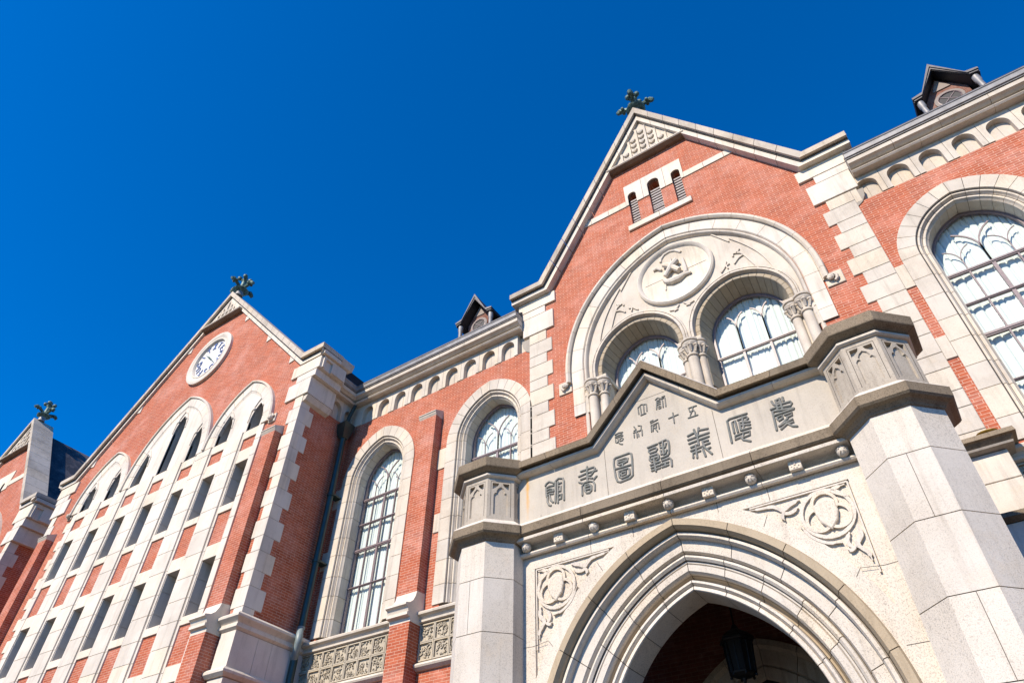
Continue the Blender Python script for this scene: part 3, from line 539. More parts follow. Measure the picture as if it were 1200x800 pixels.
# gable: coping, kneelers, carved panel, string course, lancets
m_,k_=gable_coping(lib,AX,0,3.62,4.58,15.80,21.76,.26,.5)
for s in (-1,1):
    st=[(3.28,4.42,15.18,15.50,.04),(3.28,4.42,15.06,15.175,.035),(3.60,4.35,14.80,15.055,.03),(3.36,4.33,14.50,14.795,.04),(3.36,4.24,14.17,14.495,.03)]
    kneeler(lib,AX,s,[(3.28,4.44,15.09,15.475,.06),(3.60,4.40,14.83,15.085,.05),(3.36,4.30,14.17,14.825,.055)],0,.35)
    q=[]; z=14.165; k=0
    while z>7.6:
        h=.33 if k%2==0 else .455
        q.append((3.60 if k%2==0 else 3.44,4.115,z-h,z,.03)); z-=h; k+=1
    kneeler(lib,AX,s,q,0,.35,'stone')
    mb=MB(); mb.box(*sorted((AX+s*3.63,AX+s*4.10)),-.018,.3,7.6,14.2); mb.box(*sorted((AX+s*3.63,AX+s*4.25)),-.03,.3,14.2,15.4); mb.build('mortar_joint','joint',lib)
    # corbel under the kneeler
    c=MB(); x0=AX+s*4.115; x1=AX+s*4.36
    c.loft([[(x,y,z) for x,z in ((x0,13.62),(x1-.13*s,13.70),(x1-.04*s,13.86),(x1,14.10),(x0,14.10))] for y in (-.02,.32)]); c.build('corbel','greystone',lib)
    # fleur stones tucked under the coping slope
    for f in (.30,.62):
        x=3.62*f; z=21.76-m_*x-.33*k_
        c=MB(); c.prism([(AX+s*(x+.02),z+.02),(AX+s*(x-.30),z-.12+.02),(AX+s*(x+.10),z-.20)],-.03,.1) if False else None
tympanum(lib,AX,0,19.28,21.76-(.33)*k_,m_,cols=8)
for s in (-1,1):
    sc_=MB()
    for i in range(4):
        x0=AX+s*(.86+.004+i*.56); x1=AX+s*(.86-.004+(i+1)*.56)
        z1=17.72; z0=17.49
        if i<3: sc_.cbox(min(x0,x1),max(x0,x1),-.03,.1,z0,z1,.006)
        else:
            xe1=AX+s*2.30; xe0=AX+s*2.44
            sc_.prism([(x0,z0),(xe0,z0),(xe1,z1),(x0,z1)],-.03,.1)
    sc_.build('string_course','ashlar',lib)
lw=MB(); 
for x0,x1,i in ((-.86,-.335,0),(-.325,.325,1),(.335,.86,2)):
    xx=[AX+x0,AX+x1]; hh=[p for p in lh[i] if p[1]>17.49]
    xm=sorted(set(p[0] for p in lh[i])); l,r=xm[0],xm[-1]; top=[(r,17.50)]+[p for p in reversed(lh[i]) if p[1]>17.55]+[(l,17.50)]
    lw.prism([(xx[1],17.50),(xx[1],18.40),(xx[0],18.40),(xx[0],17.50)]+[(l,17.50)]+[p for p in lh[i] if p[1]>17.55]+[(r,17.50)],-.032,.1)
lw.build('lancet_lintel','ashlar',lib)
ls=MB(); ls.cbox(AX-.90,AX,-.06,.12,16.375,16.58,.01); ls.cbox(AX+.006,AX+.90,-.06,.12,16.375,16.58,.01); ls.build('lancet_sill','ashlar',lib)
for i,h in enumerate(lh):
    xm=sorted(p[0] for p in h); l,r=xm[0],xm[-1]
    f=MB(); f.box(l-.02,r+.02,.30,.33,LZB-.02,18.2); fo=f.build('lancet_window','louvre',lib)
    f=MB(); z=LZB+.03
    while z<17.75+(.1 if i==1 else 0):
        f.loft([[(x,.10,z),(x,.25,z+.07),(x,.25,z+.10),(x,.10,z+.05)] for x in (l,r)]); z+=.115
    if i==1: f.box(l,r,.09,.28,17.62,17.65); f.box(l,r,.09,.28,16.98,17.01)
    f.build('louvre','louvre',fo)

# great arch: hood, flat band, bead, carved filling, two window arches and columns
pr=[(3.05,.1),(3.05,-.10),(3.03,-.13),(2.97,-.14),(2.93,-.10),(2.93,-.035),(2.91,-.03),(2.91,.1)]
h=MB(); BA.ring(h,pr,12.0,8,.5,gap=.01); ho=h.build('arch_hood','stone',lib)
for s in (-1,1):   # curled label stops
    c=MB(); cx=AX+s*3.10; c.lathe(0,0,[(.0,0)],3) if False else None
    c.cbox(cx-.19 if s<0 else cx-.16,cx+.16 if s<0 else cx+.19,-.035,.05,11.78,12.14,.01)
    pts=[(cx+s*(-.02)+s*.115*(1-i/14)*math.cos(i*.62-1.2),-.07-.004*i,11.96+.115*(1-i/14)*math.sin(i*.62-1.2)) for i in range(13)]
    c.tube(pts,[.035]*12+[.03],6); c.ball((cx-s*.02,-.10,11.96),.055,8,6); c.build('label_stop','stone',ho)
h=MB(); BA.ring(h,[(2.905,.3),(2.905,-.045),(2.62,-.045),(2.60,-.02),(2.60,.3)],11.0,7,.46,gap=.010); bo=h.build('arch_band','ashlar',lib)
h=MB(); BA.ring(h,[(2.89,.3),(2.89,-.028),(2.62,-.028),(2.62,.3)],11.0,1,50,gap=0); h.build('mortar_joint','joint',bo)
h=MB(); BA.ring(h,[(2.595,.3),(2.595,.0),(2.575,-.03),(2.535,-.03),(2.515,.0),(2.50,.05),(2.50,.3)],11.0,6,.9,gap=.006); h.build('arch_bead','stone',lib)
SA=[Arch(AX-1.225,12.15,1.215,.10),Arch(AX+1.225,12.15,1.215,.10)]
f=MB(); o=BA.outline(2.52,11.95,18)
for a in reversed(SA): o=o+list(reversed(a.outline(1.10,11.95,14)))
f.prism(o,.07,.4); fo=f.build('carved_tympanum','stone',lib)
# roundel
RC=(AX+.01,14.17)
def ringlathe(mb,cx,cz,prof,n=40):   # prof (r,y) revolved about the y axis
    mb.loft([[(cx+r*math.cos(2*math.pi*j/n),y,cz+r*math.sin(2*math.pi*j/n)) for j in range(n)] for r,y in prof],True,True)
q=MB(); ringlathe(q,*RC,[(.99,.08),(.98,.0),(.94,-.035),(.89,-.01),(.86,.05),(.80,.062),(.79,.068),(.0005,.068)]); q.build('roundel','ashlar',fo,True)
em=MB()
def polyc(mb,pts,y,r,n=6): mb.tube([(x,y,z) for x,z in pts],r,n)
for st in LET['E_arc']: polyc(em,st,.055,.032,8)
polyc(em,LET['E_x'][0],.0,[.05,.085,.07],8); polyc(em,LET['E_x'][1],-.02,[.075,.075,.05],8); polyc(em,LET['E_x'][2],.03,.03); polyc(em,LET['E_x'][3],.035,[.04,.06,.05],8)
polyc(em,LET['E_rib'][0],.03,[.05,.07,.09,.085,.05,.03],8); polyc(em,LET['E_rib'][1],.04,[.03,.05,.03],8); polyc(em,LET['E_rib'][2],.06,.022)
em.box(AX-.78,AX+.8,.058,.07,14.155,14.167)
em.build('emblem_relief','ashlar',fo,True)
# carved leaf scrolls in the spandrels
for s in (-1,1):
    def tr(pts,r,y=.065): s_=MB(); s_.ribbon([(AX+s*x,z) for x,z in spline(pts)],[q*1.15 for q in r] if isinstance(r,list) else r*1.15,.035,.08); s_.build('carved_scroll','stone',fo)
    tr([(2.18,12.75),(2.10,13.2),(1.95,13.66),(1.72,14.10),(1.45,14.50)],.016)
    tr([(1.86,13.10),(1.72,13.55),(1.60,13.86),(1.52,13.92),(1.58,14.02)],[.012,.018,.02,.018,.012])
    tr([(1.52,13.92),(1.42,13.95),(1.40,13.86)],.016); tr([(1.62,13.78),(1.50,13.74),(1.38,13.62)],.014)
    tr([(1.22,13.80),(1.16,13.65),(1.05,13.52)],.014); tr([(1.28,13.70),(1.20,13.66),(1.22,13.56)],.014); tr([(1.08,14.90),(1.22,14.70),(1.42,14.40)],.012)
    tr([(.06,13.12),(.16,13.02),(.30,13.05)],.014) ; tr([(.10,13.0),(.20,12.98)],.012)

for i,a in enumerate(SA):
    h=MB(); a.ring(h,[(1.215,.2),(1.215,.06),(1.20,.035),(1.175,.03),(1.165,.055),(1.155,.03),(1.12,.02),(1.10,.02),(1.09,.07),(1.06,.20),(1.06,.3)],11.95,6,.5,gap=.006); h.build('window_arch','stone',lib)
    h=MB()
    # inner order: flat face, then splayed soffit back to the glass
    a.ring(h,[(1.085,.3),(1.07,.13),(1.05,.115),(.975,.115),(.965,.13),(.86,.62),(.86,.70),(1.10,.70)],10.6,9,.55,gap=.012); io=h.build('splayed_reveal','reveal',lib)
    h=MB(); a.ring(h,[(1.06,.3),(.99,.15),(.89,.61),(1.05,.68)],10.6,1,50,gap=0); h.build('mortar_joint','joint',io)
    tr=[]
    for s in (-1,1):
        tr.append(([(s*.29,11.57),(s*.29,12.28)]+[(s*(.29+.26-.26*math.cos(u)),12.28+.42*math.sin(u)) for u in [j*.25 for j in range(1,6)]],.020))
        tr.append(([(s*.29,11.57),(s*.29,12.28)]+[(s*(.29-.29+.29*math.cos(u)),12.28+.42*math.sin(u)) for u in [j*.25 for j in range(1,6)]],.020))
    window(lib,a,.86,.64,10.2,[(11.57,.06),(10.8,.06)],[(-.29,10.2,11.6,.05),(.29,10.2,11.6,.05)],tr)
# clustered columns
def column(cx,cy,r):
    c=MB(); c.lathe(cx,cy,[(r,9.8),(r,11.40)],16); co=c.build('column','stone',lib,True)
    c=MB(); c.lathe(cx,cy,[(r,11.39),(r+.025,11.40),(r+.032,11.425),(r+.02,11.45),(r,11.455),(r-.005,11.50),(r+.02,11.62),(r+.06,11.70),(r+.075,11.72),(r+.075,11.76),(r+.055,11.765),(r+.055,11.79),(r+.085,11.80),(r+.085,11.845),(r+.0,11.85)],16)
    for k in range(8):
        an=k*math.pi/4+.2; c.ball((cx+(r+.05)*math.cos(an),cy+(r+.05)*math.sin(an),11.66),.052,7,5,(1,1,.8)); c.tube([(cx+(r)*math.cos(an),cy+r*math.sin(an),11.50),(cx+(r+.03)*math.cos(an),cy+(r+.03)*math.sin(an),11.60),(cx+(r+.07)*math.cos(an),cy+(r+.07)*math.sin(an),11.65)],[.02,.035,.03],5)
    c.build('capital','stone',co,True)
for cx,cy,r in ((AX-.16,.12,.085),(AX,.02,.115),(AX+.16,.12,.085)): column(cx,cy,r)
for s in (-1,1):
    for dx,cy,r in ((2.42,.02,.105),(2.18,.10,.095)): column(AX+s*dx,cy,r)
    c=MB(); c.lathe(AX+s*2.60,.02,[(.05,9.8),(.05,11.46),(.065,11.47),(.065,11.5),(.05,11.52),(.04,11.6)],10); c.build('slender_shaft','stone',lib,True)
for xa,xb in ((AX-.27,AX+.27),(AX-2.56,AX-2.05),(AX+2.05,AX+2.56)): ab=MB(); ab.cbox(xa,xb,.0,.62,11.852,11.95,.01); ab.box(xa+.06,xb-.06,.10,.62,9.8,11.852); ab.build('abacus','stone',lib)
# corner pier beside the porch, with its ledge
for s in (-1,1):
    xs=sorted((AX+s*3.3,AX+s*4.18)); p=MB()
    z=0
    for zt in (1.2,2.1,3.0,3.9,4.8,5.5,6.24,6.85,7.30):
        p.cbox(xs[0],xs[1],-.35,.1,z+.004,zt-.004,.01); z=zt
    po=p.build('corner_pier','ashlar',lib)
    j=MB(); j.box(xs[0]+.02,xs[1]-.02,-.335,.1,0,7.3); j.build('mortar_joint','joint',po)
    xx=[AX+s*3.3,AX+s*4.40]; xs=sorted(xx)
    def ret(prof,name,mat):     # ledge that returns round the pier's outer side
        c=MB(); c.loft([[(AX+s*3.3,y,z) for y,z in prof],[(AX+s*(4.18-(.35+y)),y,z) for y,z in prof],[(AX+s*(4.18-(.35+y)),.05,z) for y,z in prof]]); c.build(name,mat,po)
    ret([(-.30,7.62),(-.53,7.52),(-.545,7.44),(-.50,7.43),(-.44,7.37),(-.43,7.33),(-.30,7.31)],'pier_ledge','weathered_and_shade')
    ret([(-.30,7.605),(-.44,7.368),(-.47,7.35),(-.46,7.32),(-.36,7.30),(-.30,7.30)],'pier_mould','greystone')
    ret([(-.30,6.42),(-.44,6.36),(-.45,6.29),(-.37,6.24),(-.30,6.24)],'lower_pier_ledge','weathered_and_shade')
c=MB(); c.ball((AX+4.05,-.46,7.56),.13,12,6,(1.1,.6,.16)); c.build('lichen_patch','lichen',lib)
# dormers
for x in (AX-7.21,AX+7.21):
    d=MB(); yf=2.0; hw=.74; hi=.42; ze=17.92; za=18.95
    A=[(x-hw,ze),(x-hi-.02,ze),(x,za),(x+hi+.02,ze),(x+hw,ze),(x+hw,ze-.12),(x+hi+.10,ze-.12),(x,za-.26),(x-hi-.10,ze-.12),(x-hw,ze-.12)]
    A=[(x-hw,ze),(x-hw+.26,ze+.06),(x,za),(x+hw-.26,ze+.06),(x+hw,ze),(x+hw,ze-.13),(x+hw-.20,ze-.10),(x,za-.24),(x-hw+.20,ze-.10),(x-hw,ze-.13)]
    d.prism(A,yf-.62,yf+2.2); do=d.build('dormer','leaddark',lib)
    e=MB(); e.prism([(p[0],p[1]+.004) for p in A[:5]]+[(x+hw,ze-.06),(x+hw-.23,ze-.03),(x,za-.13),(x-hw+.23,ze-.03),(x-hw,ze-.06)],yf-.68,yf-.622); e.prism([(x-hw+.02,ze-.062),(x-hw+.225,ze-.035),(x,za-.135),(x+hw-.225,ze-.035),(x+hw-.02,ze-.062),(x+hw-.02,ze-.11),(x+hw-.20,ze-.085),(x,za-.215),(x-hw+.20,ze-.085),(x-hw+.02,ze-.11)],yf-.65,yf-.622); e.build('barge_board','barge',do)
    e=MB(); e.prism([(x-.47,16.2),(x+.47,16.2),(x+.47,ze+.0),(x,za-.25),(x-.47,ze+.0)],yf-.30,yf+1.5); e.build('dormer_wall','shadebrick',do)
    e=MB(); e.prism([(x-.2,ze+.28),(x+.2,ze+.28),(x,za-.3)],yf-.33,yf-.28); ringlathe(e,x,17.72,[(.33,yf-.28),(.33,yf-.335),(.262,yf-.335),(.262,yf-.28)],24); e.build('dormer_trim','bluestone',do)
    e=MB(); ringlathe(e,x,17.72,[(.268,yf-.28),(.268,yf-.32),(.001,yf-.32)],20); e.build('dormer_window','leaddark',do)
    e=MB(); e.tube([(x+.25*math.cos(u*.31),yf-.33,17.72+.25*math.sin(u*.31)) for u in range(21)],.018,5); e.tube([(x-.17,yf-.325,17.57),(x+.17,yf-.325,17.89)],.012,4); e.tube([(x+.17,yf-.325,17.57),(x-.17,yf-.325,17.89)],.012,4); e.build('dormer_window_frame','frame',do)
    for s in (-1,1):
        e=MB(); e.lathe(x+s*(hw-.12),yf-.52,[(.075,15.9),(.065,17.55),(.085,17.6),(.085,17.8)],12); e.build('dormer_post','lead',do,True)
        e=MB(); e.box(x+s*.56-.13,x+s*.56+.13,yf-.02,yf+1.4,16.2,17.8); e.build('dormer_cheek','slate',do)
# ------------------------------------------------------------------ left wing with the clock
WX=-19.92; WY=-1.9; WR=-13.49; WL=-26.4
wing=thing('gabled_wing',(WX,WY,0),'brick gabled wing with the clock and rows of narrow windows between pale stone piers','building')
wc=[-19.77+1.443*k for k in range(-3,4)]
rows=[(4.95,6.45),(7.97,9.39),(10.91,12.26)]
HL,HC,HR=Arch(wc[0]+.7215,13.40,1.50,.72),Arch(-19.77,13.40,2.15,1.09),Arch(wc[5]+.7215,13.40,1.50,.72)
def light(i):
    x=wc[i]; h={0:.95,1:1.05,2:1.25,3:2.25,4:1.25,5:1.05,6:.95}[i]
    a=Arch(x,13.38+h-.62,.29,.55)
    return a.outline(.29,13.385,5)
holes=[[(x-.305,a-.02),(x-.305,b+.02),(x+.305,b+.02),(x+.305,a-.02)] for x in wc for a,b in rows]
lights=[light(i) for i in range(7)]
w=MB(); w.prism([(WL,0),(WR,0),(WR,14.95),(WX+6.0,15.2),(WX+5.9,15.40),(WX,21.58),(WX-5.9,15.40),(WX-6.0,15.2),(WL,14.95)],WY,WY+.45,holes+[[(wc[i]+(q[0]-wc[i])*1.05,q[1]+(.02 if q[1]>13.5 else -.02)) for q in l] for i,l in enumerate(lights)])
w.build('brick_wall','brick',wing)
b=MB(); b.box(WR-.5,WR,WY+.455,12,0,13.735); b.build('side_wall','brick',wing)
b=MB(); b.box(WL,WL+.5,WY+.455,12,0,13.735); b.build('side_wall','brick',wing)
b=MB(); b.box(WL+.5,WR-.5,11.5,11.9,0,15); b.build('rear_wall','brick',wing)
for s in (-1,1):
    r_=MB(); r_.loft([[(WX,y,21.25),(WX+s*6.15,y,14.82),(WX+s*6.15,y,14.5),(WX,y,20.95)] for y in (WY+.5,12)]); r_.build('slate_roof','slate',wing)
# recessed wall between the two wings
b=MB(); b.box(-29.3,WL,0,.4,0,13.735); b.build('link_wall','brick',wing)
frieze(wing,-29.2,WL-.02,-28.9,.635)
# window linings, dark panes
for x in wc:
    for a,bz in rows:
        l=MB(); l.prism([(x-.325,a-.04),(x+.325,a-.04),(x+.325,bz+.04),(x-.325,bz+.04)],WY-.02,WY+.40,[[(x-.285,a+.0),(x+.285,a+.0),(x+.285,bz-.0),(x-.285,bz-.0)]]) ; 
        wo=l.build('window','ashlar',wing)
        j=MB(); zz=[a,a+(bz-a)*.27,a+(bz-a)*.68,bz]
        for u in range(3): j.box(x-.287,x-.273,WY-.015,WY+.30,zz[u]+.010,zz[u+1]-.010)
        j.build('jamb_block','ashlar',wo)
        p=MB(); p.box(x-.29,x+.29,WY+.33,WY+.36,a,bz); p.build('pane','dark',wo)
        f=MB(); f.box(x-.016,x+.016,WY+.305,WY+.33,a,bz); f.box(x-.285,x+.285,WY+.305,WY+.33,(a+bz)/2-.014,(a+bz)/2+.014)
        for s in (-1,1): f.box(x+s*.27-.015,x+s*.27+.015,WY+.30,WY+.33,a,bz)
        f.box(x-.285,x+.285,WY+.30,WY+.33,bz-.03,bz); f.build('frame','frame',wo)
for i,x in enumerate(wc):
    p=MB(); p.prism([(x-.33+(q[0]-x+.29)*1.13,q[1]) for q in lights[i]],WY+.33,WY+.36); wo=p.build('pane','dark',wing)
# stone piers with roll edges
def pier(x0,x1,zb,zt,roll=True):
    c=MB(); z=zb; k=0; rnd=random.Random(int(x0*7))
    hs=[]
    while z<zt-.02:
        h=min(.50+.2*rnd.random(),zt-z)
        if zt-z-h<.2: h=zt-z
        xs=[x0,x1]
        if x1-x0>.5:
            c.cbox(x0+.10,x1-.10,WY-.075,WY+.05,z+.004,z+h-.004,.006)
            for u,v in ((x0,x0+.07),(x1-.07,x1)): c.cbox(u,v,WY-.04,WY+.05,z+.004,z+h-.004,.004)
        else: c.cbox(x0,x1,WY-.05,WY+.05,z+.004,z+h-.004,.006)
        z+=h
    if x1-x0>.5:
        for u in (x0+.085,x1-.085): c.tube([(u,WY-.035,zb),(u,WY-.035,zt)],.008,6)
    c.box(x0+.004,x1-.004,WY-.008,WY+.04,zb,zt)
    c.build('pier','ashlar',wing)
for i in range(6):
    x=(wc[i]+wc[i+1])/2
    pier(x-.43,x+.43,3.0,13.40)
pier(wc[6]+.292,wc[6]+.52,3.0,13.4); pier(wc[0]-.60,wc[0]-.292,3.0,13.4)
# toothing stones beside the outer piers
for k in range(14):
    z=4.2+k*.66
    c=MB(); c.cbox(wc[0]-.86,wc[0]-.604,WY-.03,WY+.05,z,z+.36,.006); c.build('tooth_stone','ashlar',wing)
def bands(z0,z1,name,pr=.035):
    for x in wc:
        c=MB(); c.cbox(x-.29,x+.29,WY-pr,WY+.05,z0,z1,.006); c.build(name,'ashlar',wing)
for a,bz in rows: bands(a-.21,a-.001,'window_sill',.045); bands(bz+.001,bz+(.38 if bz<10 else .43),'window_lintel')
bands(13.09,13.38,'window_sill',.045)
# three arches with filled heads
def fill(a,W,zb,hs,dy,name='arch_filling'):
    m=MB(); m.prism(a.outline(W,zb,12),WY-.045-dy,WY+.04,hs); o=m.build(name,'ashlar',wing)
    l=MB()
    return o
ho=[]
for a,W,hs,idx in ((HL,1.10,lights[0:2],(0,1)),(HC,1.74,lights[2:5],(2,3,4)),(HR,1.10,lights[5:7],(5,6))):
    dy=.003 if a is HC else 0
    fo=fill(a,W,13.383,hs,dy)
    for i in idx:
        l=MB(); o=[(wc[i]+(q[0]-wc[i])*1.13,q[1]+(.05 if q[1]>13.5 else -.05)) for q in lights[i]]; l.prism(o,WY-.02,WY+.35,[lights[i]]); l.build('light_lining','stone',fo)
        # carved cusps
        t=MB(); top=max(q[1] for q in lights[i]); x=wc[i]
        for s in (-1,1): t.tube([(x+s*.34,WY-.055,top-.62),(x+s*.31,WY-.06,top-.25),(x+s*.10,WY-.06,top+.08),(x,WY-.06,top+.17)],.022,6); t.ball((x+s*.20,WY-.05,top-.18),.05,7,5)
        t.build('cusp','ashlar',fo)
    rg=MB(); Wo=a.W; inner=W-.04
    a.ring(rg,[(Wo-.07,WY+.06),(Wo-.07,WY-.08-dy),(inner+.07,WY-.08-dy),(inner+.04,WY-.06),(inner,WY-.05),(inner,WY+.06)],13.38,6 if Wo<2 else 8,.4,gap=.012); ro=rg.build('arch_band','ashlar',wing)
    rg=MB(); a.ring(rg,[(Wo-.075,WY+.06),(Wo-.075,WY-.06-dy),(inner+.07,WY-.06-dy),(inner+.02,WY+.06)],13.39,1,50,gap=0); rg.build('mortar_joint','joint',ro)
    rg=MB(); a.ring(rg,[(Wo,WY+.06),(Wo,WY-.10-dy),(Wo-.03,WY-.14-dy),(Wo-.068,WY-.13-dy),(Wo-.068,WY+.06)],13.42 if Wo<2 else 14.2,4,.6,gap=.006); rg.build('arch_hood','ashlar',wing)
for x in (HL.xc-1.55,HR.xc+1.55):
    c=MB(); c.cbox(x-.14,x+.14,WY-.05,WY+.05,13.28,13.56,.01); c.ball((x,WY-.10,13.40),.085,8,6); c.tube([(x+.1*math.cos(u*.6),WY-.09,13.42+.1*math.sin(u*.6)) for u in range(9)],.03,5); c.build('label_stop','stone',wing)
# pilasters
for xl,xr in ((-14.50,-13.97),(-25.93,-25.40)): pilaster(wing,xl,xr,WY,.25,12.91,7.50,.42,.32)
# gable top
mW,kW=gable_coping(wing,WX,WY,6.12,7.0,15.42,21.88,.14,.62,.62)
tympanum(wing,WX,WY,20.30,21.88-.33*kW,mW,.08,9)
for s in (-1,1):
    ed=abs((WR if s>0 else WL)-WX)
    kneeler(wing,WX,s,[(ed-.75,ed+.43,14.64,15.08,.06),(ed-.47,ed+.33,14.38,14.635,.05),(ed-.74,ed+.20,13.78,14.375,.055)],WY,WY+.95)
    c=MB(); xs=sorted((WX+s*(ed-.45),WX+s*(ed+.17))); c.box(xs[0],xs[1],WY-.02,WY+.9,14.0,15.07); c.build('mortar_joint','joint',wing)
    # niche panel on the kneeler's outer face
    xo=WX+s*(ed+.43); c=MB()
    for y0,y1,z0,z1 in ((WY+.02,WY+.10,14.66,15.07),(WY+.36,WY+.90,14.66,15.07),(WY+.10,WY+.36,14.98,15.07)): c.box(min(xo,xo+s*.06),max(xo,xo+s*.06),y0,y1,z0,z1)
    c.build('kneeler_panel','ashlar',wing)
    c=MB(); xs=sorted((WX+s*(ed-.2),WX+s*(ed+.62)))
    c.loft([[(WX+s*(ed+.40),WY-.1,15.09),(WX+s*(ed+.52),WY-.18,15.16),(WX+s*(ed+.56),WY-.2,15.40),(WX+s*(ed+.40),WY-.1,15.42)],[(WX+s*(ed+.40),WY+1.0,15.09),(WX+s*(ed+.52),WY+1.08,15.16),(WX+s*(ed+.56),WY+1.1,15.40),(WX+s*(ed+.40),WY+1.0,15.42)]]); c.box(xs[0],WX+s*(ed+.401) if s>0 else xs[1],WY+.62,WY+1.0,15.1,15.41) ; c.build('kneeler_cap','stone',wing)
    # quoins that turn the corner
    c=MB(); z=13.775; k=0
    while z>7.6:
        h=.385 if k%2==0 else .475; hi=ed-(.30 if k%2==0 else .44); dy=.30 if k%2==0 else .48
        x0=WX+s*hi; x1=WX+s*(ed+.022)
        c.cbox(min(x0,x1),max(x0,x1),WY-.025,WY+.2,z-h+.004,z-.004,.006)
        x2=WX+s*(ed-.2); c.box(min(x1,x2),max(x1,x2),WY+.201,WY+dy,z-h+.004,z-.004)
        z-=h; k+=1
    c.build('quoin','ashlar',wing)
    c=MB(); xs=sorted((WX+s*(ed-.3),WX+s*(ed+.012))); c.box(xs[0],xs[1],WY-.012,WY+.25,7.6,13.8); c.build('mortar_joint','joint',wing)
    for f in (.30,.62,.90):      # small stones under the coping
        x=6.12*f; z=21.88-mW*x-.33*kW+.02
        c=MB(); c.prism([(WX+s*(x-.28),z+mW*.28),(WX+s*x,z),(WX+s*(x-.03),z-.02),(WX+s*(x-.26),z-.06)],WY-.03,WY+.05); c.build('coping_stone','ashlar',wing)
# side cornice above the shaded side wall
T=Matrix(((0,-1,0,WR),(1,0,0,0),(0,0,1,0),(0,0,0,1)))
frieze(wing,-.96,-.02,-.70,.50,T,dz=-.006)
c=MB(); c.box(WR-.3,WR+.30,WY+1.0,.3,14.97,15.38); c.build('roof_edge','leaddark',wing)
T2=Matrix(((0,1,0,WL),(1,0,0,0),(0,0,1,0),(0,0,0,1)))
frieze(wing,-.96,-.02,-.70,.50,T2,dz=-.006)
c=MB(); c.loft([[(x,y,z) for x,z in ((WR-.01,13.55),(WR+.12,13.60),(WR+.19,13.77),(WR-.01,13.77))] for y in (WY+.0,WY+.92)]); c.build('corbel','stone',wing)
# corner base: stone pier with ledges
c=MB()
for z0,z1 in ((0,2.2),(2.2,4.3),(4.3,6.24),(6.42,7.2)):
    ys=[-1.98,-1.35,-.95,-.42,-.0]
    for i in range(4): c.box(-13.90,-13.40,ys[i]+.004,ys[i+1]-.004,z0+.004,z1-.004)
bo=c.build('corner_base','ashlar',wing)
c=MB(); c.box(-13.88,-13.412,-1.968,-.01,0,7.25); c.build('mortar_joint','joint',bo)
def ledge(prof,name,mat):
    c=MB(); c.loft([[(-13.955,-1.97-d,z) for d,z in prof],[(-13.41+d,-1.97-d,z) for d,z in prof],[(-13.41+d,-.002,z) for d,z in prof]]); c.build(name,mat,bo)
ledge([(-.02,7.60),(.10,7.55),(.165,7.49),(.16,7.44),(.08,7.38),(.05,7.35),(.05,7.31),(.075,7.30),(.075,7.25),(.01,7.205),(-.02,7.205)],'ledge','ashlar')
ledge([(-.02,6.44),(.07,6.42),(.13,6.36),(.125,6.31),(.05,6.25),(-.02,6.245)],'lower_ledge','ashlar')

# ------------------------------------------------------------------ far wing
FX=-34.4; FE=5.15
far=thing('gabled_wing',(FX,WY,0),'farthest brick gabled wing at the left edge, dark slate roof behind its gable','building')
fl=lancets(far,FX,WY,16.45,17.75)
FA=Arch(FX,11.9,4.35,.35)
w=MB(); w.prism([(FX-FE,0),(FX+FE,0),(FX+FE,14.9),(FX+4.6,15.3),(FX+4.5,15.38),(FX,21.2),(FX-4.5,15.38),(FX-4.6,15.3),(FX-FE,14.9)],WY,WY+.45,fl+[FA.outline(3.6,3,14)]); w.build('brick_wall','brick',far)
for s in (-1,1):
    b=MB(); b.box(*sorted((FX+s*FE,FX+s*(FE-.5))),WY+.455,12,0,13.735); b.build('side_wall','brick',far)
    r_=MB(); r_.loft([[(FX,y,21.05),(FX+s*4.9,y,14.62),(FX+s*4.9,y,14.3),(FX,y,20.8)] for y in (WY+.6,14)]); r_.build('slate_roof','slate',far)
    kneeler(far,FX,s,[(FE-.75,FE+.40,14.60,15.22,.06),(FE-.47,FE+.30,14.28,14.595,.05),(FE-.74,FE+.18,13.70,14.275,.055)],WY,WY+.95)
    c=MB(); z=13.695; k=0
    while z>4:
        h=.385 if k%2==0 else .475; hi=FE-(.30 if k%2==0 else .46); x0=FX+s*hi; x1=FX+s*(FE+.022)
        c.cbox(min(x0,x1),max(x0,x1),WY-.025,WY+(.30 if k%2==0 else .48),z-h+.004,z-.004,.006); z-=h; k+=1
    c.build('quoin','ashlar',far)
    xo=FX+s*(FE+.40); c=MB()
    for y0,y1,z0,z1 in ((WY+.02,WY+.10,14.62,15.2),(WY+.36,WY+.90,14.62,15.2),(WY+.10,WY+.36,15.05,15.2)): c.box(min(xo,xo+s*.06),max(xo,xo+s*.06),y0,y1,z0,z1)
    c.build('kneeler_panel','ashlar',far)
    c=MB(); c.loft([[(FX+s*(FE+.3),y0,15.23),(FX+s*(FE+.55),y0,15.32),(FX+s*(FE+.58),y0,15.55),(FX+s*(FE+.3),y0,15.56)] for y0 in (WY-.2,WY+1.1)]); c.build('kneeler_cap','stone',far)
    c=MB(); xs=sorted((FX+s*1.21,FX+s*2.55)); c.cbox(xs[0],xs[1],WY-.03,WY+.1,17.42,17.70,.01); c.build('string_course','ashlar',far)
T=Matrix(((0,-1,0,FX+FE),(1,0,0,0),(0,0,1,0),(0,0,0,1)))
frieze(far,-.96,-.02,-.70,.50,T,dz=-.006)
mF,kF=gable_coping(far,FX,WY,4.62,5.72,15.56,21.55,.16,.75,.7)
tympanum(far,FX,WY,19.55,21.55-.33*kF,mF,.08,8)
c=MB(); c.prism([(FX-1.2,17.3),(FX+1.2,17.3),(FX+1.2,18.25),(FX-1.2,18.25)],WY-.032,WY+.1,[[(x,z) for x,z in h if z>17.3] + [] for h in []]) ; 
c=MB()
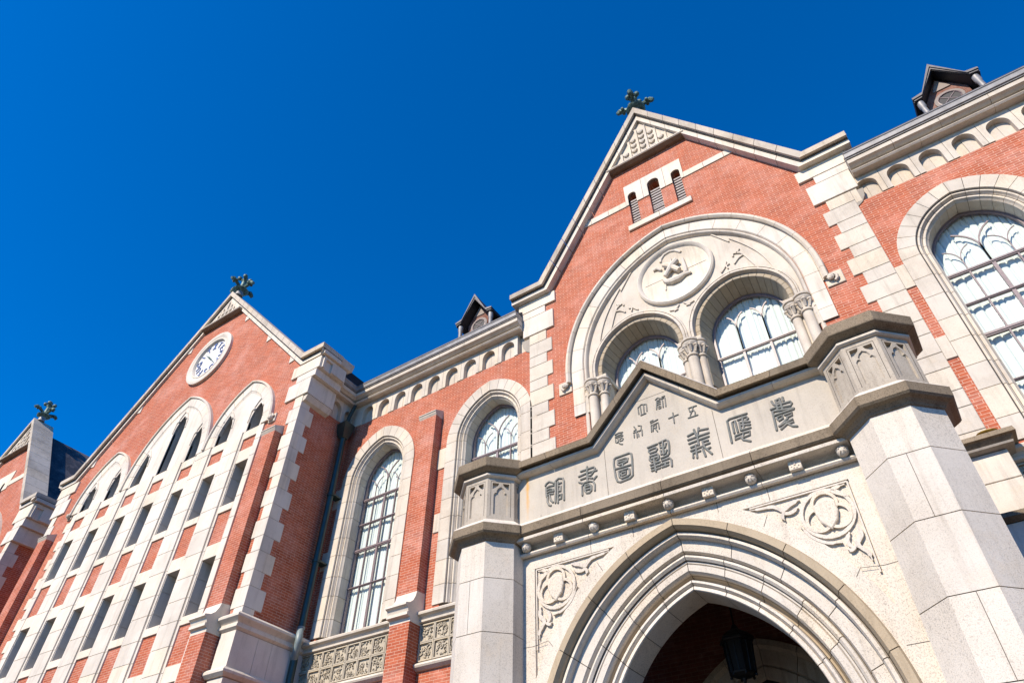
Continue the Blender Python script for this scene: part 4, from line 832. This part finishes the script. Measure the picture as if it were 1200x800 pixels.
for h,(u,v) in zip(fl,((-1.2,-.335),(-.325,.325),(.335,1.2))):
    l=min(p[0] for p in h); r=max(p[0] for p in h)
    c.prism([(FX+v,17.3),(FX+v,18.25),(FX+u,18.25),(FX+u,17.3),(l,17.3)]+[p for p in h if p[1]>17.35]+[(r,17.3)],WY-.032,WY+.1)
c.build('lancet_lintel','ashlar',far)
for h in fl:
    l=min(p[0] for p in h); r=max(p[0] for p in h); c=MB(); c.box(l-.02,r+.02,WY+.3,WY+.33,16.4,18); c.build('lancet_window','dark',far)
h=MB(); FA.ring(h,[(4.35,WY+.3),(4.35,WY-.1),(4.28,WY-.13),(4.22,WY-.06),(3.85,WY-.06),(3.8,WY),(3.6,WY+.02),(3.6,WY+.3)],8,12,.5,gap=.012); h.build('arch_band','ashlar',far)
h=MB(); h.prism(FA.outline(3.62,3,14),WY+.15,WY+.3); h.build('arch_filling','stone',far)

# ------------------------------------------------------------------ clock on the wing
CX,CZ=-19.77,18.28
clk=thing('wall_clock',(CX,WY,CZ),'round white clock with blue letters in the brick gable of the left wing','clock')
c=MB(); ringlathe(c,CX,CZ,[(1.16,WY+.02),(1.16,WY-.10),(1.10,WY-.12),(1.0,WY-.12),(.96,WY-.09),(.91,WY-.08),(.89,WY-.10),(.85,WY-.10),(.82,WY-.05),(.80,WY+.0),(.80,WY+.02)],56); c.build('stone_rim','ashlar',clk,True)
c=MB(); ringlathe(c,CX,CZ,[(.82,WY+.015),(.82,WY-.008),(.001,WY-.008)],48); dial=c.build('dial','dial',clk)
def text(s,size,mat,parent,T,name):
    cu=bpy.data.curves.new('t','FONT'); cu.body=s; cu.size=size; cu.align_x='CENTER'; cu.align_y='CENTER'; cu.extrude=.012; cu.offset=.0
    o=bpy.data.objects.new('t',cu); col.objects.link(o); dg=bpy.context.evaluated_depsgraph_get(); me=bpy.data.meshes.new_from_object(o.evaluated_get(dg)); bpy.data.objects.remove(o)
    off=Vector((0,0,0)); p=parent
    while p is not None: off+=p.location; p=p.parent
    me.transform(Matrix.Translation(-off)@T); me.name=name; me.materials.clear(); me.materials.append(M[mat]); q=bpy.data.objects.new(name,me); col.objects.link(q); q.parent=parent; return q
for k,chx in enumerate('TEMPUSFUGIT'):
    an=R(90-30*(k+1)); x=CX+.60*math.cos(an); z=CZ+.60*math.sin(an)
    text(chx,.37,'blue',dial,Matrix.Translation((x,WY-.022,z))@Matrix.Rotation(R(90),4,'X')@Matrix.Rotation(an-R(90),4,'Z'),'numeral')
c=MB(); c.prism([(CX-.10,CZ+.74),(CX+.10,CZ+.74),(CX+.02,CZ+.61),(CX+.10,CZ+.48),(CX-.10,CZ+.48),(CX-.02,CZ+.61)],WY-.034,WY-.01); c.build('hourglass_mark','blue',dial)
c=MB(); c.tube([(CX+.12,WY-.045,CZ-.10),(CX-.33,WY-.045,CZ+.30)],[.022,.012],5); c.build('hour_hand','bronze',clk); c=MB(); c.tube([(CX-.10,WY-.06,CZ+.12),(CX+.42,WY-.06,CZ-.40)],[.018,.010],5); c.ball((CX,WY-.06,CZ),.04,8,5); c.build('minute_hand','bronze',clk)

# ------------------------------------------------------------------ drain pipe in the corner
pp=thing('drain_pipe',(-13.33,-.36,0),'dark green rain pipe with a sunlit-toned elbow in the corner beside the left wing','drain pipe')
c=MB(); c.tube([(-13.33,-.32,7.72),(-13.33,-.32,13.30)],.085,12); c.build('pipe','pipe',pp,True)
c=MB(); c.loft([[(-13.33-a,-.32-a,z),(-13.33+a,-.32-a,z),(-13.33+a,-.32+a,z),(-13.33-a,-.32+a,z)] for a,z in ((.09,13.15),(.13,13.25),(.17,13.45),(.19,13.62),(.17,13.66))]); c.tube([(-13.33,-.32,13.66),(-13.3,-.28,14.0),(-13.25,-.2,14.4)],.06,8); c.build('hopper','pipe',pp)
c=MB(); c.tube([(-13.33,-.32,7.78),(-13.33,-.33,7.70),(-13.25,-.40,7.60),(-13.17,-.45,7.50),(-13.15,-.46,7.38),(-13.18,-.44,7.22),(-13.27,-.37,7.10),(-13.33,-.33,7.03)],.082,12); c.ball((-13.33,-.32,7.74),.10,10,6,(1,1,.5)); c.build('elbow','pipelit',pp,True)  # elbow lightened in colour as the sunlit bend of the pipe
c=MB(); c.tube([(-13.33,-.32,.1),(-13.33,-.32,7.06)],.085,12); c.build('pipe','pipe',pp,True)
for z in (9.4,11.3):
    c=MB(); c.lathe(-13.33,-.32,[(.086,z-.04),(.105,z-.035),(.105,z+.035),(.086,z+.04)],12); c.box(-13.44,-13.22,-.31,-.0,z-.02,z+.02); c.build('bracket','pipe',pp,True)

# ------------------------------------------------------------------ finials
f0=finial((AX,-.02,21.74),'bronze leaf finial on the tall central gable above the porch')
for loc,l in (((WX,WY+.1,21.86),'bronze leaf finial on the gable of the clock wing'),((FX,WY+.1,21.53),'bronze leaf finial on the far gable, leftmost of the three')):
    c=copy_tree(f0); c.location=loc; c['label']=l
# ------------------------------------------------------------------ entrance porch
PY=-2.82
porch=thing('entrance_porch',(AX,-2.8,0),'pale granite porch with pointed arch, two octagonal turrets and an inscribed tablet','porch')
PA=Arch(AX,3.40,2.27,.685)
def sp_panel(s):
    pts=[]; W=2.50; r=W+PA.c
    xs=[.93+ (2.26-.93)*i/12 for i in range(13)]
    pts=[(AX+s*x, PA.zs+math.sqrt(r*r-(x+PA.c)**2)) for x in xs]
    return pts+[(AX+s*2.26,6.15)]
w=MB(); xl,xr=AX-2.50,AX+2.50
w.prism([(xl,0),(AX-2.2,0)]+PA.outline(2.20,0.0,16)[0:0]+[(AX-2.2,0)]+PA.outline(2.2,.01,16)+[(AX+2.2,0),(xr,0),(xr,6.36),(xl,6.36)],PY,-2.42,[sp_panel(-1),sp_panel(1)])
pw=w.build('porch_wall','granite',porch)
for s in (-1,1):
    b=MB(); b.prism(sp_panel(s),PY+.035,-2.45); po=b.build('spandrel_panel','granite',porch)
    c=MB(); cx,cz=AX+s*1.905,5.80
    F=PY+.004; B=PY+.034
    dep=[0]
    def tr(pts,r=.016,y=F): dep[0]+=1; c.ribbon([(AX+s*x,z) for x,z in spline(pts,6)],[q*.8 for q in r] if isinstance(r,list) else r*.8,y-.0011*dep[0],B+.0007*dep[0])
    def circ(x,z,r,rr,a0=0,a1=360,y=F,n=26): c.ribbon([(AX+s*(x+r*math.cos(R(a0+(a1-a0)*i/n))),z+r*math.sin(R(a0+(a1-a0)*i/n))) for i in range(n+1)],rr,y,B+.02+.001*(r*100%7))
    circ(1.905,5.80,.300,.022,0,360,F)
    for q,an in enumerate((90,210,330)): circ(1.905+.128*math.cos(R(an)),5.80+.128*math.sin(R(an)),.142,.019,an-122,an+122,F-.004-.002*q,18)
    sh=[(1.905-.125,5.925),(1.905-.06,5.955),(1.905,5.962),(1.905+.06,5.955),(1.905+.125,5.925),(1.905+.130,5.80),(1.905+.095,5.69),(1.905,5.585),(1.905-.095,5.69),(1.905-.130,5.80)]
    sh=[(AX+s*x,z) for x,z in sh]; c.loft([[(x,B,z) for x,z in sh],[(x,PY-.008,z) for x,z in sh],[(cx+(x-cx)*.90,PY-.018,5.79+(z-5.79)*.91) for x,z in sh]])
    tr([(2.235,4.98),(2.235,6.128)],.012); tr([(2.235,6.128),(1.02,6.128)],.012)
    tr([(2.20,6.10),(2.04,6.07),(2.14,5.98),(2.20,5.94)],[.008,.03,.03,.008])
    tr([(1.64,6.07),(1.52,6.035),(1.42,5.99),(1.36,6.03),(1.30,6.07),(1.16,6.085),(1.02,6.10)],[.016,.034,.036,.026,.028,.02,.006])
    tr([(1.60,5.97),(1.52,5.93),(1.45,5.93),(1.40,5.97)],[.012,.028,.026,.010]); tr([(1.43,5.97),(1.39,5.90),(1.41,5.85)],[.012,.026,.008]); 
    tr([(2.17,5.56),(2.18,5.44),(2.11,5.35),(2.15,5.27),(2.19,5.22),(2.20,5.12)],[.016,.034,.036,.026,.028,.008])
    tr([(2.07,5.50),(2.02,5.42),(2.03,5.35),(2.08,5.31)],[.012,.028,.026,.010]); tr([(2.10,5.33),(2.03,5.29),(1.99,5.31)],[.012,.026,.008]); 
    tr([(1.56,5.72),(1.66,5.55),(1.80,5.44),(1.96,5.40)],[.006,.022,.022,.006])
    c.build('tracery','granite',po)
# joints on the porch wall
j=MB(); e=PY-.0015
def jl(pts,w=.007):
    for a,b in zip(pts[:-1],pts[1:]):
        d=Vector((b[0]-a[0],b[1]-a[1])); n=Vector((-d.y,d.x)).normalized()*w/2
        j.add([(a[0]+n.x,e,a[1]+n.y),(b[0]+n.x,e,b[1]+n.y),(b[0]-n.x,e,b[1]-n.y),(a[0]-n.x,e,a[1]-n.y)],[(0,1,2,3)])
for s in (-1,1):
    jl([(AX+s*2.5,5.05),(AX+s*2.30,5.04),(AX+s*2.05,5.07),(AX+s*1.98,4.98)]) ; jl([(AX+s*2.5,4.2),(AX+s*2.22,4.2)]); jl([(AX+s*2.5,3.3),(AX+s*2.28,3.3)])
    jl([(AX+s*1.22,5.98),(AX+s*1.14,5.84)]); jl([(AX+s*.62,6.36),(AX+s*.62,6.20)]); jl([(AX+s*1.30,6.36),(AX+s*1.30,6.155)])
j.build('mortar_joint','joint',pw)
orders=[('hood_mould','granite_tan',[(2.27,-2.6),(2.27,-2.87),(2.25,-2.91),(2.16,-2.915),(2.13,-2.85),(2.12,-2.76),(2.12,-2.6)],5),
('roll_mould','granite',[(2.115,-2.5),(2.115,-2.76),(2.10,-2.80),(2.06,-2.81),(2.04,-2.77),(2.035,-2.69),(2.035,-2.5)],5),
('outer_order','granite',[(2.033,-2.4),(2.033,-2.70),(1.89,-2.685),(1.87,-2.62),(1.865,-2.57),(1.865,-2.4)],5),
('middle_order','granite',[(1.863,-2.35),(1.863,-2.60),(1.85,-2.645),(1.82,-2.66),(1.79,-2.63),(1.785,-2.60),(1.76,-2.60),(1.75,-2.575),(1.74,-2.60),(1.66,-2.595),(1.635,-2.55),(1.63,-2.35)],6),
('hollow_mould','granite_tan',[(1.628,-2.2),(1.628,-2.50),(1.60,-2.435),(1.575,-2.43),(1.57,-2.2)],6),
('inner_order','granite',[(1.568,-2.2),(1.568,-2.50),(1.555,-2.545),(1.525,-2.55),(1.505,-2.51),(1.50,-2.485),(1.49,-2.51),(1.445,-2.525),(1.435,-2.51),(1.435,-2.05),(1.568,-2.05)],6)]
for nme,mt,prf,nb in orders:
    h=MB(); PA.ring(h,prf,0.02,nb,.75,gap=.011); ho=h.build(nme,mt,porch)
    Ws=[p[0] for p in prf]; cW=(max(Ws)+min(Ws))/2
    h=MB(); PA.ring(h,[(cW+(a-cW)*.86,b+(.012 if b<-2.36 else -.01)) for a,b in prf],0.02,1,50,gap=0); h.build('mortar_joint','joint',ho)
# string course with balls and square flowers
def along(prof,name,mat,x0=AX-2.55,x1=AX+2.55,blocks=4):
    c=MB(); n=blocks
    for i in range(n):
        a=x0+(x1-x0)*i/n+.004; b=x0+(x1-x0)*(i+1)/n-.004; c.prism_x(prof,a,b)
    return c.build(name,mat,porch)
along([(-2.5,6.362),(-2.815,6.352),(-2.86,6.335),(-2.905,6.337),(-2.925,6.36),(-2.915,6.385),(-2.875,6.395),(-2.83,6.41),(-2.80,6.43),(-2.80,6.475),(-2.86,6.505),(-3.045,6.512),(-3.065,6.517),(-3.07,6.56),(-2.5,6.565)],'string_course','granite')
for k in range(-4,5):
    x=AX+k*.581
    c=MB()
    if k%2==0:
        c.ball((x,-2.94,6.455),.075,14,10)
        for u in range(5): c.tube([(x+.074*math.cos(1.257*u+.3)*math.sin(v),-2.94-.077*math.cos(v),6.455+.074*math.sin(1.257*u+.3)*math.sin(v)) for v in (.35,.7,1.1,1.5)],.010,5)
        c.build('ball_flower','granite',porch,True)
    else:
        c.cbox(x-.078,x+.078,-2.985,-2.79,6.382,6.515,.006)
        for u in range(4):
            for v in (-1,1):
                an=u*math.pi/2+math.pi/4; c.ball((x+.045*math.cos(an)+v*.018*math.sin(an),-2.985,6.45+.045*math.sin(an)-v*.018*math.cos(an)),.012,6,4)
        c.ball((x,-2.985,6.45),.015,6,5); c.build('square_flower','granite',porch)
# lower cornice under the tablet
along([(-2.5,6.567),(-2.965,6.567),(-3.00,6.565),(-3.05,6.568),(-3.09,6.58),(-3.115,6.60),(-3.125,6.725),(-2.5,6.73)],'lower_cornice','weathered_and_shade',blocks=4)
along([(-2.5,6.733),(-3.122,6.729),(-3.11,6.745),(-2.955,6.875),(-2.5,6.88)],'weathering','granite',blocks=4)
# tablet with the inscription
TY=-2.95
t=MB(); TP=[(AX-2.6,6.86),(AX+2.6,6.86),(AX+2.6,7.70),(AX+1.0,7.70),(AX,8.71),(AX-1.0,7.70),(AX-2.6,7.70)]
t.prism(TP,TY,-2.62); tab=t.build('tablet','tablet',porch)
j=MB(); e=TY-.0015
jl([(AX-.88,6.88),(AX-.88,7.72)]); jl([(AX+.88,6.88),(AX+.88,7.70)]); jl([(AX-.34,8.34),(AX+.34,8.34)]); jl([(AX-2.05,6.88),(AX-2.05,6.92)])
j.build('mortar_joint','joint',tab)
for key in ('kei','o','gi','juku','zu','sho','kan','so','ritsu','go','ju','toshi','ki','nen'):
    small=key in('so','ritsu','go','ju','toshi','ki','nen')
    c=MB(); r=.0105 if small else .017
    for st in LET[key]:
        c.tube([(x,TY-.006,z) for x,z in st],r,8)
        for q in (st[0],st[-1]): c.ball((q[0],TY-.006,q[1]),r*1.02,7,5)
    c.build('letter','letter',tab,True)
# tablet cornice: roll, dark cove and fascia following the little gable
def mitre(prof,name,mat):
    path=[(AX-2.6,7.70),(AX-1.0,7.70),(AX,8.71),(AX+1.0,7.70),(AX+2.6,7.70)]
    secs=[]
    for i,(x,z) in enumerate(path):
        d0=Vector((x-path[i-1][0],z-path[i-1][1])).normalized() if i>0 else None
        d1=Vector((path[i+1][0]-x,path[i+1][1]-z)).normalized() if i<len(path)-1 else None
        n0=Vector((-d0.y,d0.x)) if d0 else None; n1=Vector((-d1.y,d1.x)) if d1 else None
        n=n0 if n1 is None else n1 if n0 is None else (n0+n1)/(1+n0.dot(n1))
        secs.append([(x+n.x*d,y,z+n.y*d) for d,y in prof])
    c=MB()
    for a,b in zip(secs[:-1],secs[1:]):
        a=[Vector(p) for p in a]; b=[Vector(p) for p in b]
        u=(b[0]-a[0]).normalized()*.003; nn=max(1,round((b[0]-a[0]).length/.9))
        for k in range(nn):
            c.loft([[tuple(p+(q-p)*(k/nn)+(u if k>0 else u*0)) for p,q in zip(a,b)],[tuple(p+(q-p)*((k+1)/nn)-(u if k<nn-1 else u*0)) for p,q in zip(a,b)]])
    return c.build(name,mat,porch)
mitre([(-.045,-2.7),(-.045,TY-.03),(-.04,TY-.08),(-.015,TY-.125),(.02,TY-.13),(.045,TY-.10),(.05,TY-.05),(.05,-2.7)],'tablet_roll','stone')
mitre([(.052,-2.7),(.052,TY-.04),(.07,TY-.08),(.075,TY-.13),(.065,TY-.17),(.05,TY-.19),(.05,TY-.21),(.155,TY-.218),(.16,TY-.20),(.17,-2.7)],'tablet_cornice','weathered_and_shade')
mitre([(.165,-2.7),(.163,TY-.212),(.20,TY-.15),(.235,TY+.0),(.235,-2.7)],'tablet_coping','granite')
# turrets
def octo(cx,cy,ap,z):
    r=ap/math.cos(R(22.5)); return [(cx+r*math.cos(R(-90+22.5+45*k)),cy+r*math.sin(R(-90+22.5+45*k)),z) for k in range(8)]
def octloft(cx,cy,prof,name,mat,parent):
    c=MB(); c.loft([octo(cx,cy,a,z) for a,z in prof]); return c.build(name,mat,parent)
for s in (-1,1):
    cx,cy=AX+s*2.985,-2.87
    c=MB(); zz=[6.50,5.93,5.16,4.37,3.58,2.8,2.0,1.2,.02]
    for a,b in zip(zz[:-1],zz[1:]): c.loft([octo(cx,cy,.53,b+.005),octo(cx,cy,.53,a-.005)])
    to=c.build('turret_shaft','granite',porch)
    octloft(cx,cy,[(.52,0),(.52,6.5)],'mortar_joint','joint',to)
    c=MB()
    for z0,z1,dx in ((5.165,5.925,-.03),(3.585,4.365,.02),(2.005,2.795,-.03)): c.add([(cx+dx,-3.4015,z0),(cx+dx+.006,-3.4015,z0),(cx+dx+.006,-3.4015,z1),(cx+dx,-3.4015,z1)],[(0,1,2,3)])
    c.build('vertical_joint','joint',to)
    octloft(cx,cy,[(.50,6.47),(.55,6.50),(.565,6.525),(.60,6.555),(.655,6.575),(.678,6.60),(.683,6.725),(.5,6.73)],'turret_cornice','weathered_and_shade',porch)
    octloft(cx,cy,[(.50,6.731),(.68,6.728),(.67,6.745),(.53,6.865),(.45,6.87)],'turret_weathering','granite',porch)
    octloft(cx,cy,[(.455,6.85),(.455,7.62)],'turret_core','granite',porch)
    for k,an in enumerate((-90,-45,-135,0,180)):
        n=Vector((math.cos(R(an)),math.sin(R(an)),0)); tv=Vector((-math.sin(R(an)),math.cos(R(an)),0)); ap=.52
        T=Matrix(((tv.x,-n.x,0,cx+n.x*ap),(tv.y,-n.y,0,cy+n.y*ap),(0,0,1,0),(0,0,0,1)))
        m=MB(); m.T=T; hw=.2145
        lightp=[(-.115,6.96),(-.115,7.30),(-.095,7.335),(-.075,7.345),(-.065,7.335),(-.07,7.37),(-.045,7.42),(0,7.455),(.045,7.42),(.07,7.37),(.065,7.335),(.075,7.345),(.095,7.335),(.115,7.30),(.115,6.96)]
        eyeL=[(-.135,7.40),(-.135,7.515),(-.03,7.515),(-.045,7.47),(-.09,7.43)]
        eyeR=[(-x,z) for x,z in reversed(eyeL)]
        m.prism([(-hw,6.862),(hw,6.862),(hw,7.605),(-hw,7.605)],.0,.062,[lightp,eyeL,eyeR]); mo=m.build('tracery_panel','dirtyshade_granite',porch)
        fl_=MB(); fl_.T=T; fl_.prism([(x*1.05,z) for x,z in lightp],.022,.06); fl_.build('panel_field','dirtyshade_granite',mo)
        g_=MB(); g_.T=T
        for x0,x1,z0,z1 in ((-.165,-.158,6.93,7.545),(.158,.165,6.93,7.545),(-.158,.158,7.538,7.545)): g_.box(x0,x1,-.0015,.004,z0,z1)
        g_.build('panel_groove','joint',mo)
        q=MB(); q.T=T; q.tube([(x*.97,.018,z) for x,z in lightp],.008,6); q.build('panel_bead','dirtyshade_granite',mo,True)
    octloft(cx,cy,[(.50,7.60),(.545,7.607),(.57,7.625),(.57,7.655),(.55,7.675),(.50,7.68)],'turret_roll','stone',porch)
    octloft(cx,cy,[(.50,7.682),(.555,7.682),(.59,7.70),(.64,7.72),(.668,7.735),(.674,7.75),(.680,7.885),(.66,7.91),(.3,8.02)],'turret_cap','weathered_and_shade',porch)
DA=Arch(AX,3.30,1.75,.55)
# inside of the porch and its roof
b=MB(); b.box(AX-2.5,AX-2.15,-2.41,-.36,0,6.28); b.box(AX+2.15,AX+2.5,-2.41,-.36,0,6.28); b.build('inner_wall','shadebrick',porch); b=MB(); b.prism([(AX-2.14,0),(AX+2.14,0),(AX+2.14,6.28),(AX-2.14,6.28)],-.012,-.004,[DA.outline(1.6,.0,12)]) ; b.build('inner_wall','shadebrick',porch)  # brick here has the interior shade put into its colour
b=MB(); b.box(AX-2.5,AX+2.5,-2.41,-.005,6.285,6.35); b.build('ceiling','plaster',porch)
b=MB(); b.box(AX-2.6,AX+2.6,-2.9,-.005,6.60,6.84); b.box(AX-2.6,AX+2.6,-2.49,-.005,6.352,6.60); b.build('porch_roof','stone',porch)
DA=Arch(AX,3.30,1.75,.55)
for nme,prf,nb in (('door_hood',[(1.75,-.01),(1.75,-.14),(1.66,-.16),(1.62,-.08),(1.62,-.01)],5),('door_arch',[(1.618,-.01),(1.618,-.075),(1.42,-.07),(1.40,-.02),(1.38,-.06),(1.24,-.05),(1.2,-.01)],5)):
    h=MB(); DA.ring(h,prf,.02,nb,.7,gap=.011); h.build(nme,'dirtyshade_granite',porch)  # darker granite stands in for the shade on the door arch
h=MB(); h.prism(DA.outline(1.22,.02,12),-.022,-.006); h.build('door_leaf','black',porch)
# lichen on the right pier ledge
c=MB(); c.ball((AX+4.02,-.50,7.535),.10,12,6,(1.4,.35,.12)); 
# lantern hanging in the porch
LX,LY=AX-.02,-1.05
ln=thing('hanging_lantern',(LX,LY,4.7),'black iron hexagonal lantern hanging on a rod inside the porch arch','lantern')
def hexa(r,z,ph=0): return [(LX+r*math.cos(R(60*k+ph)),LY+r*math.sin(R(60*k+ph)),z) for k in range(6)]
c=MB(); c.tube([(LX,LY,5.42),(LX,LY,6.285)],.014,6); c.lathe(LX,LY,[(.07,6.27),(.06,6.284)],10); c.build('rod','black',ln)
c=MB(); c.loft([hexa(a,z) for a,z in ((.24,5.19),(.255,5.21),(.25,5.24),(.17,5.31),(.06,5.38),(.03,5.44))]); c.build('cap','black',ln)
c=MB(); c.loft([hexa(.19,5.19),hexa(.165,4.80)]); c.build('lamp_glass','lampglass',ln)
c=MB()
for k in range(6):
    a,b=hexa(.205,5.20)[k],hexa(.178,4.78)[k]; c.tube([a,b],.014,5); c.ball((b[0],b[1],b[2]-.03),.02,6,5)
    a2,b2=hexa(.205,5.20)[(k+1)%6],hexa(.178,4.78)[(k+1)%6]
    c.tube([tuple((p+q)/2 for p,q in zip(a,a2)),tuple((p+q)/2 for p,q in zip(b,b2))],.008,4)
    c.tube([a,a2],.014,5); c.tube([b,b2],.016,5)
c.build('cage','black',ln)
c=MB(); c.loft([hexa(a,z) for a,z in ((.178,4.78),(.12,4.74),(.04,4.72),(.015,4.66))]); c.build('base','black',ln)
